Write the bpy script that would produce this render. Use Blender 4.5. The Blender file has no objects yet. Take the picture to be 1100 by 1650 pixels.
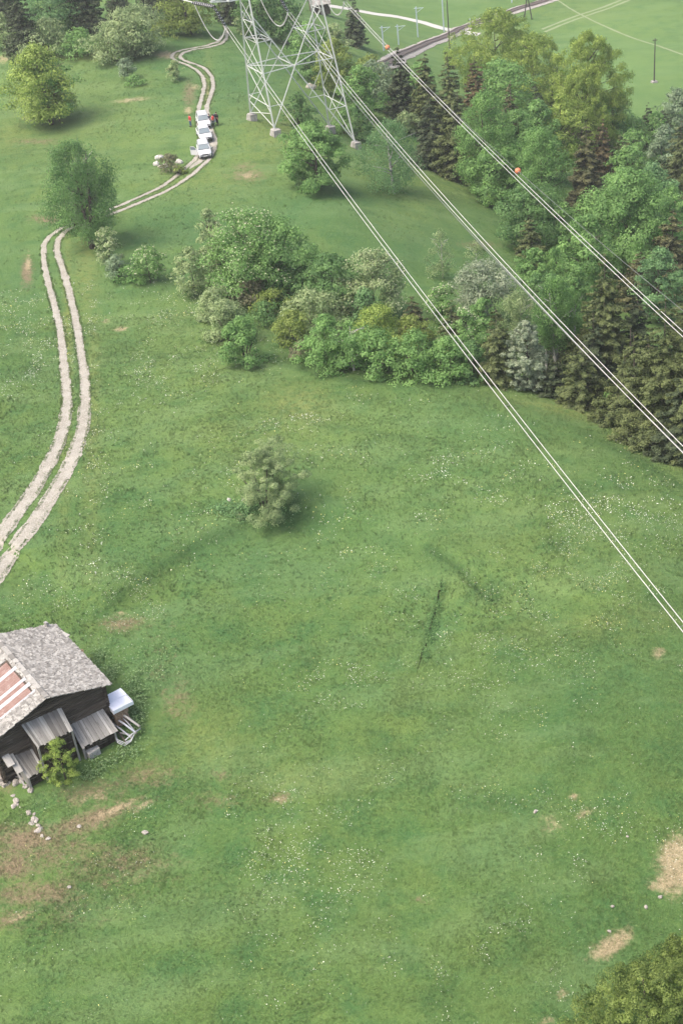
import bpy, bmesh, math, random
import numpy as np
from mathutils import Vector, Matrix
R_ = math.radians
rng = np.random.default_rng(7)
random.seed(7)
scene = bpy.context.scene
COL = scene.collection

# ------------------------------------------------------------------ camera
PW, PH = 1100, 1650
FPX = PH * 50 / 36
CAM_H = 65.0
pit, rol = R_(33.8), R_(7.0)
fw = np.array([0, math.cos(pit), -math.sin(pit)])
u0 = np.array([0, math.sin(pit), math.cos(pit)])
x0 = np.array([1., 0, 0])
UP = math.cos(rol) * u0 + math.sin(rol) * x0
RT = math.cos(rol) * x0 - math.sin(rol) * u0
CP = np.array([0, 0, CAM_H])
cd = bpy.data.cameras.new('camera')
cam = bpy.data.objects.new('camera', cd)
COL.objects.link(cam)
cd.sensor_fit = 'VERTICAL'; cd.sensor_height = 36; cd.sensor_width = 24; cd.lens = 50
cd.clip_start = 0.5; cd.clip_end = 5000
m = Matrix(((RT[0], UP[0], -fw[0], 0), (RT[1], UP[1], -fw[1], 0), (RT[2], UP[2], -fw[2], CAM_H), (0, 0, 0, 1)))
cam.matrix_world = m
scene.camera = cam

# ------------------------------------------------------------------ light
SUN_EL, SUN_AZ = 60.0, 196.0       # azimuth counted from +X towards +Y: the sun stands behind on the left
w = bpy.data.worlds.new("World"); scene.world = w; w.use_nodes = True
nt = w.node_tree
sky = nt.nodes.new('ShaderNodeTexSky'); sky.sky_type = 'NISHITA'; sky.sun_disc = False
sky.sun_elevation = R_(SUN_EL); sky.sun_rotation = R_(90 - SUN_AZ)
sky.dust_density = 6; sky.air_density = 0.9; sky.ozone_density = 0.2
nt.links.new(sky.outputs[0], nt.nodes['Background'].inputs[0])
nt.nodes['Background'].inputs[1].default_value = 0.15
ld = bpy.data.lights.new('sun', 'SUN'); ld.energy = 1.15; ld.angle = R_(32); ld.color = (1.0, 0.95, 0.84)
sun = bpy.data.objects.new('sun', ld); COL.objects.link(sun)
sd = Vector((math.cos(R_(SUN_EL)) * math.cos(R_(SUN_AZ)), math.cos(R_(SUN_EL)) * math.sin(R_(SUN_AZ)), math.sin(R_(SUN_EL))))
sun.rotation_euler = sd.to_track_quat('Z', 'Y').to_euler()
sun.location = (-60, 120, 120)
scene.view_settings.view_transform = 'Standard'; scene.view_settings.look = 'None'
scene.view_settings.gamma = 1; scene.view_settings.exposure = 1.16
scene.cycles.max_bounces = 6; scene.cycles.diffuse_bounces = 3; scene.cycles.transmission_bounces = 4
scene.cycles.transparent_max_bounces = 4

# ------------------------------------------------------------------ terrain
def ray(px, py):
    d = fw * FPX + RT * (px - PW / 2) - UP * (py - PH / 2)
    return d / np.linalg.norm(d)
def gp(px, py, z=0.0):
    d = ray(px, py)
    return CP + d * ((z - CAM_H) / d[2])
def proj(P):
    v = np.asarray(P, float) - CP; D = v @ fw
    return np.array([PW / 2 + FPX * (v @ RT) / D, PH / 2 - FPX * (v @ UP) / D]), FPX / D

CTRL = [(0,1650,-1),(550,1650,-.3),(1100,1650,-1.6),(0,1300,-1),(100,1275,-.95),(200,1200,-.75),(150,1020,.1),(0,1000,.5),(60,1150,-.2),
 (230,1150,-.2),(550,1300,0),(1100,1300,-.3),(1100,1050,0),(550,1000,0),(550,825,0),(1100,800,0),(300,900,0),(0,800,.3),(100,600,0),(0,500,.6),
 (300,600,0),(550,640,0),(750,650,-.2),(900,680,-.5),(1100,785,-.6),(120,420,0),(250,430,-.3),(0,350,1),(400,350,-.4),(550,350,-1.5),
 (650,400,-4),(450,560,-.8),(500,500,-1.6),(600,570,-1.4),(720,580,-2),(330,250,0),(200,200,.5),(0,150,1),(0,50,1),(330,100,0),(250,50,.5),
 (405,195,0),(443,222,0),(420,100,-1),(573,243,-4.3),(527,210,-3.9),(630,310,-5),(750,330,-8),(800,400,-9),(850,450,-10),(900,560,-6),
 (1000,620,-7),(1100,680,-6),(600,100,-13),(515,15,-17),(590,20,-22),(725,55,-27),(880,0,-28),(1050,135,-27),(1100,200,-27),(1000,230,-25),
 (1100,0,-30),(850,200,-20),(740,180,-15),(700,120,-20),(640,60,-22),(450,30,-8),(480,90,-5),(850,320,-15),(1000,380,-17),(1100,450,-17),(560,140,-8)]
cp_ = np.array([[*gp(a, b, c)[:2], c] for a, b, c in CTRL] + [(-140,300,4),(-110,60,3),(170,100,-20),(170,300,-31),(0,480,-31),(-150,480,2),
 (0,0,-3),(70,20,-10),(200,480,-34),(-70,10,0),(-60,330,0)])
def tpsU(r2):
    return 0.5 * r2 * np.log(r2 + 1e-9)
n = len(cp_); S_ = 100.
XY = cp_[:, :2] / S_
K = tpsU(((XY[:, None] - XY[None]) ** 2).sum(-1)) + np.eye(n) * 2e-4
Pm = np.c_[np.ones(n), XY]
A_ = np.block([[K, Pm], [Pm.T, np.zeros((3, 3))]])
wts = np.linalg.solve(A_, np.r_[cp_[:, 2], 0, 0, 0])
GX = np.arange(-170, 212, 2.0); GY = np.arange(-10, 492, 2.0)
gxx, gyy = np.meshgrid(GX, GY, indexing='ij')
q = np.c_[gxx.ravel(), gyy.ravel()] / S_
Zg = (tpsU(((q[:, None] - XY[None]) ** 2).sum(-1)) @ wts[:n] + wts[n] + q @ wts[n + 1:]).reshape(gxx.shape)
def lattice(seed, N=256):
    return np.random.default_rng(seed).random((N, N))
LAT = [lattice(s) for s in range(8)]
def vnoise(x, y, sc, k=0):
    L = LAT[k % 8]; x = np.asarray(x, float) / sc + 61.3; y = np.asarray(y, float) / sc + 37.9
    xi = np.floor(x).astype(int); yi = np.floor(y).astype(int); fx = x - xi; fy = y - yi
    fx = fx * fx * (3 - 2 * fx); fy = fy * fy * (3 - 2 * fy)
    g = lambda a, b: L[a % 256, b % 256]
    return (g(xi, yi) * (1 - fx) + g(xi + 1, yi) * fx) * (1 - fy) + (g(xi, yi + 1) * (1 - fx) + g(xi + 1, yi + 1) * fx) * fy - .5
def bil(x, y):
    fx = np.clip((x - GX[0]) / 2, 0, len(GX) - 1.001); fy = np.clip((y - GY[0]) / 2, 0, len(GY) - 1.001)
    i = fx.astype(int); j = fy.astype(int); a = fx - i; b = fy - j
    return (Zg[i, j] * (1 - a) + Zg[i + 1, j] * a) * (1 - b) + (Zg[i, j + 1] * (1 - a) + Zg[i + 1, j + 1] * a) * b
def smooth(t):
    t = np.clip(t, 0, 1); return t * t * (3 - 2 * t)
def seg_dist(x, y, pts):
    """signed distance to a polyline (+ on its left side), and distance along it 0..1"""
    best = np.full(np.shape(x), 1e9); sg = np.zeros(np.shape(x)); al = np.zeros(np.shape(x))
    L = [math.dist(pts[i][:2], pts[i + 1][:2]) for i in range(len(pts) - 1)]; T = sum(L); acc = 0
    for i in range(len(pts) - 1):
        ax, ay = pts[i][:2]; bx, by = pts[i + 1][:2]; dx, dy = bx - ax, by - ay
        t = np.clip(((x - ax) * dx + (y - ay) * dy) / (dx * dx + dy * dy), 0, 1)
        ex, ey = x - ax - t * dx, y - ay - t * dy; d = np.hypot(ex, ey); mk = d < best
        best = np.where(mk, d, best); sg = np.where(mk, np.sign(dx * ey - dy * ex), sg)
        al = np.where(mk, (acc + t * L[i]) / T, al); acc += L[i]
    return best, sg, al
BANK = [gp(*q_)[:2] for q_ in [(120,1012),(160,992),(220,950),(300,893),(400,852),(480,835),(560,855),(640,885),(720,922),(860,978),(980,1002),(1120,1018)]]
DITCH = [gp(*q_)[:2] for q_ in [(716,930),(711,955),(704,985),(696,1010),(688,1038),(680,1066),(673,1095)]]
BANK2 = [gp(*q_)[:2] for q_ in [(690,895),(730,918),(775,955),(800,968)]]
BANK3 = [gp(*q_)[:2] for q_ in [(500,690),(580,706),(680,722),(740,735)]]
def hz(x, y):
    x = np.asarray(x, float); y = np.asarray(y, float)
    z = bil(x, y)
    z = z + 0.8 * vnoise(x, y, 17, 1) + 0.22 * vnoise(x, y, 6.5, 2) + 0.07 * vnoise(x, y, 2.1, 3)
    d, s, al = seg_dist(x, y, BANK)
    z = z + (1.0 * smooth((s * d + 1.5) / 3.0) * np.exp(-np.maximum(s * d, 0) / 14)) * smooth(al * 12) * smooth((1 - al) * 10) * np.exp(-np.maximum(-s * d, 0) / 14)
    d, s, al = seg_dist(x, y, DITCH)
    e = smooth(al * 4) * smooth((1 - al) * 3)
    z = z - .26 * e * np.where(s > 0, smooth(1 - d / 1.7), smooth(1 - d / .22))
    d, s, al = seg_dist(x, y, BANK2); z = z - .3 * smooth(1 - d / .6) * smooth(al * 4) * smooth((1 - al) * 4)
    d, s, al = seg_dist(x, y, BANK3); z = z - .1 * smooth(1 - d / .9) * smooth(al * 4) * smooth((1 - al) * 4)
    return z
TS = np.arange(30, 620, .5)
def hit(px, py):
    d = ray(px, py); P = CP + TS[:, None] * d
    f = P[:, 2] - hz(P[:, 0], P[:, 1]); k = int(np.argmax(f < 0))
    t = TS[k - 1] + .5 * f[k - 1] / (f[k - 1] - f[k] + 1e-9)
    P = CP + t * d
    return np.array([P[0], P[1], float(hz(P[0], P[1]))])
def zg(x, y): return float(hz(x, y))

# ------------------------------------------------------------------ helpers
def link(o): COL.objects.link(o); return o
def tag(o, label, cat, group=None):
    o['label'] = label; o['category'] = cat
    if group: o['group'] = group
    return o
def thing(name, label, cat, loc=(0, 0, 0), rz=0, group=None):
    o = link(bpy.data.objects.new(name, None)); o.empty_display_size = .3
    o.location = loc; o.rotation_euler = (0, 0, rz)
    return tag(o, label, cat, group)
def obj(name, me, mat, parent=None, label=None):
    o = link(bpy.data.objects.new(name, me))
    if mat is not None and not me.materials: me.materials.append(mat)
    if parent: o.parent = parent
    if label: o['label'] = label
    return o
def npmesh(name, V, Fq, smooth_=False, attrs=None, tri=False):
    me = bpy.data.meshes.new(name)
    V = np.asarray(V, np.float32); Fq = np.asarray(Fq, np.int32); k = Fq.shape[1]
    me.vertices.add(len(V)); me.vertices.foreach_set('co', V.ravel())
    me.loops.add(Fq.size); me.loops.foreach_set('vertex_index', Fq.ravel())
    me.polygons.add(len(Fq)); me.polygons.foreach_set('loop_start', np.arange(0, Fq.size, k, dtype=np.int32))
    me.polygons.foreach_set('loop_total', np.full(len(Fq), k, np.int32))
    if smooth_: me.polygons.foreach_set('use_smooth', np.ones(len(Fq), bool))
    me.update(calc_edges=True)
    for nm, a in (attrs or {}).items():
        a = np.asarray(a, np.float32)
        at = me.attributes.new(nm, 'FLOAT', 'POINT'); at.data.foreach_set('value', a)
    return me
class MB:
    """collects boxes, bars, tubes and lathes into one mesh"""
    def __init__(s): s.v = []; s.f = []; s.t = []
    def add(s, vs, fs, tone=0.5):
        b = len(s.v); s.v += [tuple(map(float, v)) for v in vs]; s.f += [tuple(b + i for i in f) for f in fs]; s.t += [tone] * len(vs)
    def box(s, c, h, rz=0, M=None, tone=.5, jit=0):
        c = Vector(c); vs = []
        for dx in (-1, 1):
            for dy in (-1, 1):
                for dz in (-1, 1):
                    v = Vector((dx * h[0], dy * h[1], dz * h[2]))
                    if jit: v += Vector([random.uniform(-jit, jit) for _ in range(3)])
                    if M is not None: v = M @ v
                    if rz: v = Matrix.Rotation(rz, 3, 'Z') @ v
                    vs.append(c + v)
        s.add(vs, [(0,1,3,2),(4,6,7,5),(0,4,5,1),(2,3,7,6),(0,2,6,4),(1,5,7,3)], tone)
    def tube(s, pts, rad, n=6, tone=.5, cap=True):
        pts = [Vector(p) for p in pts]; k = len(pts)
        if not hasattr(rad, '__len__'): rad = [rad] * k
        vs = []; X = None
        for i, p in enumerate(pts):
            t = (pts[min(i + 1, k - 1)] - pts[max(i - 1, 0)])
            t = t.normalized() if t.length > 1e-9 else Vector((0, 0, 1))
            if X is None: X = t.orthogonal().normalized()
            X = (X - t * X.dot(t)); X = X.normalized() if X.length > 1e-6 else t.orthogonal().normalized()
            Y = t.cross(X)
            for j in range(n):
                a = 2 * math.pi * j / n; vs.append(p + (X * math.cos(a) + Y * math.sin(a)) * rad[i])
        fs = [(i * n + j, i * n + (j + 1) % n, (i + 1) * n + (j + 1) % n, (i + 1) * n + j) for i in range(k - 1) for j in range(n)]
        if cap: fs += [tuple(range(n - 1, -1, -1)), tuple((k - 1) * n + j for j in range(n))]
        s.add(vs, fs, tone)
    def lathe(s, c, prof, n=12, tone=.5, axis=None):
        M = Matrix.Identity(3) if axis is None else Vector((0, 0, 1)).rotation_difference(Vector(axis)).to_matrix()
        c = Vector(c); vs = []
        for r, z in prof:
            for j in range(n):
                a = 2 * math.pi * j / n; vs.append(c + M @ Vector((r * math.cos(a), r * math.sin(a), z)))
        k = len(prof)
        fs = [(i * n + j, i * n + (j + 1) % n, (i + 1) * n + (j + 1) % n, (i + 1) * n + j) for i in range(k - 1) for j in range(n)]
        fs += [tuple(range(n - 1, -1, -1)), tuple((k - 1) * n + j for j in range(n))]
        s.add(vs, fs, tone)
    def mesh(s, name, sm=False):
        me = bpy.data.meshes.new(name); me.from_pydata(s.v, [], s.f); me.update()
        at = me.attributes.new('tone', 'FLOAT', 'POINT'); at.data.foreach_set('value', np.array(s.t, np.float32))
        if sm:
            for p in me.polygons: p.use_smooth = True
        return me
    def build(s, name, mat, parent=None, label=None, sm=False, bevel=0):
        o = obj(name, s.mesh(name, sm), mat, parent, label)
        if bevel:
            b = o.modifiers.new('bevel', 'BEVEL'); b.width = bevel; b.segments = 1; b.limit_method = 'ANGLE'
        return o

# ------------------------------------------------------------------ materials
def mat(name, base=(.5, .5, .5), rough=.8, spec=.3, metal=0):
    M = bpy.data.materials.new(name); M.use_nodes = True
    b = M.node_tree.nodes['Principled BSDF']
    b.inputs['Base Color'].default_value = (*base, 1); b.inputs['Roughness'].default_value = rough
    b.inputs['Specular IOR Level'].default_value = spec; b.inputs['Metallic'].default_value = metal
    return M
class NT:
    def __init__(s, M): s.t = M.node_tree; s.n = s.t.nodes; s.l = s.t.links; s.b = s.n['Principled BSDF']
    def node(s, ty, **k):
        nd = s.n.new(ty)
        for a, v in k.items(): setattr(nd, a, v)
        return nd
    def pos(s): return s.node('ShaderNodeNewGeometry').outputs['Position']
    def gen(s): return s.node('ShaderNodeTexCoord').outputs['Object']
    def noise(s, vec, scale, detail=4, rough=.55, stretch=None):
        if stretch:
            mp = s.node('ShaderNodeMapping'); mp.inputs['Scale'].default_value = stretch; s.l.new(vec, mp.inputs['Vector']); vec = mp.outputs[0]
        nd = s.node('ShaderNodeTexNoise'); nd.inputs['Scale'].default_value = scale; nd.inputs['Detail'].default_value = detail
        nd.inputs['Roughness'].default_value = rough; s.l.new(vec, nd.inputs['Vector']); return nd.outputs[0]
    def attr(s, nm):
        nd = s.node('ShaderNodeAttribute'); nd.attribute_name = nm; return nd.outputs['Fac']
    def ramp(s, fac, stops):
        nd = s.node('ShaderNodeValToRGB'); e = nd.color_ramp.elements
        while len(e) < len(stops): e.new(.5)
        for i, (p, c) in enumerate(stops):
            e[i].position = p; e[i].color = (*c, 1) if len(c) == 3 else c
        s.l.new(fac, nd.inputs[0]); return nd.outputs[0]
    def math(s, op, a, b=None, clamp=False):
        nd = s.node('ShaderNodeMath', operation=op, use_clamp=clamp)
        for i, v in enumerate((a, b)):
            if v is None: continue
            if isinstance(v, (int, float)): nd.inputs[i].default_value = v
            else: s.l.new(v, nd.inputs[i])
        return nd.outputs[0]
    def mix(s, fac, a, b, mode='MIX'):
        nd = s.node('ShaderNodeMix', data_type='RGBA', blend_type=mode)
        for sock, v in ((nd.inputs[0], fac), (nd.inputs[6], a), (nd.inputs[7], b)):
            if isinstance(v, (int, float)): sock.default_value = v
            elif isinstance(v, tuple): sock.default_value = (*v, 1)
            else: s.l.new(v, sock)
        return nd.outputs[2]
    def step(s, v, lo, hi):
        nd = s.node('ShaderNodeMapRange', interpolation_type='SMOOTHSTEP'); s.l.new(v, nd.inputs[0])
        nd.inputs[1].default_value = lo; nd.inputs[2].default_value = hi; return nd.outputs[0]
    def bump(s, h, strength=.5, dist=.05):
        nd = s.node('ShaderNodeBump'); nd.inputs['Strength'].default_value = strength; nd.inputs['Distance'].default_value = dist
        s.l.new(h, nd.inputs['Height']); s.l.new(nd.outputs[0], s.b.inputs['Normal'])
    def base(s, c): s.l.new(c, s.b.inputs['Base Color'])

GRASS_A, GRASS_B, GRASS_C = (.070, .136, .038), (.104, .173, .048), (.062, .138, .050)
def meadow_color(t):
    P = t.pos()
    big = t.noise(P, .035, 3); mid = t.noise(P, .33, 5, .6); fine = t.noise(P, 3.2, 6, .7); grain = t.noise(P, 14, 4, .75)
    c = t.mix(t.step(big, .35, .65), GRASS_A, GRASS_B); c = t.mix(t.math('MULTIPLY', t.step(t.noise(P, .11, 4, .6), .48, .68), .5), c, (.125, .185, .048))
    c = t.mix(t.math('MULTIPLY', t.step(mid, .42, .68), .75), c, (.046, .118, .038))
    c = t.mix(t.math('MULTIPLY', t.step(fine, .48, .72), .55), c, (.145, .215, .060))
    c = t.mix(t.math('MULTIPLY', t.step(grain, .48, .66), .45), c, (.025, .070, .020))
    c = t.mix(t.math('MULTIPLY', t.step(t.noise(P, 9, 3, .7), .58, .72), .40), c, (.21, .29, .12))
    c = t.mix(t.math('MULTIPLY', t.step(t.noise(P, .09, 6, .65, (1, 2.6, 1)), .46, .62), .5), c, (.125, .200, .075))
    c = t.mix(t.math('MULTIPLY', t.attr('lush'), .8), c, GRASS_C)
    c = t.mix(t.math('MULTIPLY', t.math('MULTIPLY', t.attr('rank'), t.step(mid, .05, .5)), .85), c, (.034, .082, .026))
    c = t.mix(t.math('MULTIPLY', t.attr('pale'), .6), c, (.120, .205, .066))
    brk = t.noise(P, 1.3, 6, .7); brk2 = t.noise(P, 4.5, 5, .75)
    yel = t.math('MULTIPLY', t.attr('yellow'), t.step(brk, .3, .62)); c = t.mix(t.math('MULTIPLY', yel, .7), c, (.205, .215, .065))
    def patch(nm, col, col2, w=.55):
        nonlocal c
        f = t.math('ADD', t.attr(nm), t.math('ADD', t.math('MULTIPLY', t.math('SUBTRACT', brk2, .5), 1.1), t.math('MULTIPLY', t.math('SUBTRACT', brk, .5), 1.3)))
        f = t.math('MULTIPLY', t.step(f, .22, .95), .92)
        f = t.math('MULTIPLY', f, t.step(t.attr(nm), .02, .25))
        cc = t.mix(t.step(grain, .4, .62), col, col2)
        c = t.mix(f, c, cc)
    patch('dirt', (.155, .112, .075), (.235, .185, .115))
    patch('straw', (.30, .240, .145), (.41, .345, .22))
    return c, mid, fine, grain
M_ground = mat('meadow ground', rough=.95, spec=.15)
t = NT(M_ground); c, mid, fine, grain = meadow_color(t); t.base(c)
t.bump(t.math('ADD', t.math('MULTIPLY', fine, .8), t.math('MULTIPLY', grain, .6)), .9, .12)
M_grass = mat('grass blades', rough=.8, spec=.2)
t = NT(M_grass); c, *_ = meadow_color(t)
c = t.mix(t.attr('tone'), t.mix(.32, c, (.03, .075, .022)), t.mix(.48, c, (.22, .32, .11))); t.base(c)
g_ = t.node('ShaderNodeNewGeometry'); vm = t.node('ShaderNodeVectorMath', operation='MULTIPLY_ADD'); vm.inputs[1].default_value = (.35, .35, .35); vm.inputs[2].default_value = (0, 0, 1); t.l.new(g_.outputs['Normal'], vm.inputs[0])
t.l.new(vm.outputs[0], t.b.inputs['Normal'])
tr = t.node('ShaderNodeBsdfTranslucent'); t.l.new(c, tr.inputs[0]); mx = t.node('ShaderNodeMixShader'); mx.inputs[0].default_value = .12
t.l.new(t.b.outputs[0], mx.inputs[1]); t.l.new(tr.outputs[0], mx.inputs[2]); t.l.new(mx.outputs[0], t.n['Material Output'].inputs[0])

def leafmat(name, dark, light, transl=.48):
    M = mat(name, rough=.6, spec=.25); t = NT(M)
    c = t.mix(t.attr('tone'), dark, light)
    t.base(c)
    tr = t.node('ShaderNodeBsdfTranslucent'); t.l.new(c, tr.inputs[0])
    mx = t.node('ShaderNodeMixShader'); mx.inputs[0].default_value = transl
    t.l.new(t.b.outputs[0], mx.inputs[1]); t.l.new(tr.outputs[0], mx.inputs[2])
    t.l.new(mx.outputs[0], t.n['Material Output'].inputs[0])
    return M
LM = dict(
 green=leafmat('leaves mid green', (0.099, 0.211, 0.062), (0.285, 0.477, 0.154)),
 deep=leafmat('leaves deep green', (0.072, 0.163, 0.056), (0.216, 0.372, 0.128)),
 blue=leafmat('leaves cool green', (0.095, 0.197, 0.084), (0.254, 0.429, 0.179)),
 lime=leafmat('leaves yellow green', (0.140, 0.230, 0.044), (0.403, 0.511, 0.129)),
 olive=leafmat('leaves olive green', (0.132, 0.196, 0.044), (0.330, 0.414, 0.115)),
 pale=leafmat('leaves pale green', (0.154, 0.238, 0.097), (0.440, 0.530, 0.268)),
 silver=leafmat('leaves silver grey', (0.150, 0.211, 0.125), (0.445, 0.503, 0.350)),
 grey=leafmat('leaves grey green', (0.140, 0.212, 0.120), (0.334, 0.435, 0.271)),
 flower=leafmat('leaves and cream blossom', (.30, .35, .20), (.700, .700, .500)),
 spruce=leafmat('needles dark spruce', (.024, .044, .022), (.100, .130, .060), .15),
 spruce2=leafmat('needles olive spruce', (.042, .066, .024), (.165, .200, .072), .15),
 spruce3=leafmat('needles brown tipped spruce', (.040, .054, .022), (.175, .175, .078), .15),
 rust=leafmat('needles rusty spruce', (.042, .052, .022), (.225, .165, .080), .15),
 corner=leafmat('leaves dark olive', (.052, .098, .022), (.270, .350, .095)),
 weed=leafmat('broad weed leaves', (.10, .20, .07), (.30, .42, .20)),
 scrub=leafmat('brown scrub', (.12, .13, .07), (.28, .28, .16)),
)
def barkmat(name, a, b, sc=3):
    M = mat(name, rough=.9, spec=.1); t = NT(M); n1 = t.noise(t.gen(), sc, 5, .7, (3, 3, 1)); t.base(t.ramp(n1, [(.35, a), (.65, b)])); t.bump(n1, .6, .05); return M
M_bark = barkmat('dark bark', (.055, .045, .038), (.13, .11, .095))
M_birch = barkmat('white birch bark', (.16, .15, .14), (.62, .60, .57), 2)

M_gravel = mat('pale track gravel', rough=.95, spec=.1); t = NT(M_gravel); P = t.pos()
c = t.mix(t.step(t.noise(P, .8, 4), .35, .65), (.320, .305, .262), (.240, .226, .186))
c = t.mix(t.step(t.noise(P, 7, 5, .8), .45, .62), c, (.37, .355, .32)); c = t.mix(t.math('MULTIPLY', t.step(t.noise(P, 16, 4, .8), .55, .7), .6), c, (.22, .19, .16))
c = t.mix(t.math('MULTIPLY', t.step(t.noise(P, 2.3, 6, .8), .60, .70), .75), c, (.13, .19, .07)); t.base(c); t.bump(t.noise(P, 12, 5, .8), .7, .05)
M_metal = mat('galvanised steel', (.52, .54, .51), .55, .4, .0)
M_wire = mat('aluminium conductor', (.46, .46, .44), .45, .5, .0)
M_wire2 = mat('weathered earth wire', (.17, .18, .17), .6, .3)
M_conc = mat('pale concrete', rough=.9); t = NT(M_conc); t.base(t.ramp(t.noise(t.gen(), 2.5, 6, .7), [(.3, (.20, .19, .175)), (.7, (.40, .385, .36))]))
M_ins = mat('dark glass insulator', (.05, .05, .055), .25, .5)
M_insw = mat('white cap', (.75, .75, .74), .4)
M_ball = mat('orange marker ball', (.60, .20, .10), .6)
M_plank = mat('weathered plank', rough=.85, spec=.15); t = NT(M_plank)
n1 = t.noise(t.gen(), 5, 6, .7, (3, .35, .35))
c = t.mix(t.attr('tone'), (.15, .142, .13), (.47, .455, .42)); c = t.mix(t.step(n1, .55, .70), c, (.10, .095, .085)); t.base(c); t.bump(n1, .5, .02)
M_log = mat('dark weathered log', rough=.9, spec=.1); t = NT(M_log)
n1 = t.noise(t.gen(), 4, 6, .7, (.3, 3, 3)); c = t.mix(t.attr('tone'), (.030, .024, .019), (.120, .096, .076)); c = t.mix(t.step(n1, .52, .70), c, (.19, .17, .15)); t.base(c); t.bump(n1, .6, .03)
M_slab = mat('lichen grey roof slab', rough=.9, spec=.15); t = NT(M_slab)
n1 = t.noise(t.gen(), 6, 6, .75); c = t.mix(t.attr('tone'), (.17, .163, .15), (.37, .36, .335)); c = t.mix(t.step(n1, .54, .64), c, (.12, .115, .105)); t.base(c); t.bump(n1, .6, .03)
M_rock = mat('pale field stone', rough=.95, spec=.1); t = NT(M_rock)
n1 = t.noise(t.gen(), 3, 7, .7); t.base(t.ramp(n1, [(.32, (.20, .18, .16)), (.55, (.36, .335, .30)), (.75, (.52, .49, .45))])); t.bump(n1, .8, .06)
M_soil = mat('bare soil', rough=1, spec=.05); t = NT(M_soil); t.base(t.ramp(t.noise(t.pos(), 6, 6, .8), [(.35, (.06, .045, .032)), (.7, (.15, .11, .08))]))

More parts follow.
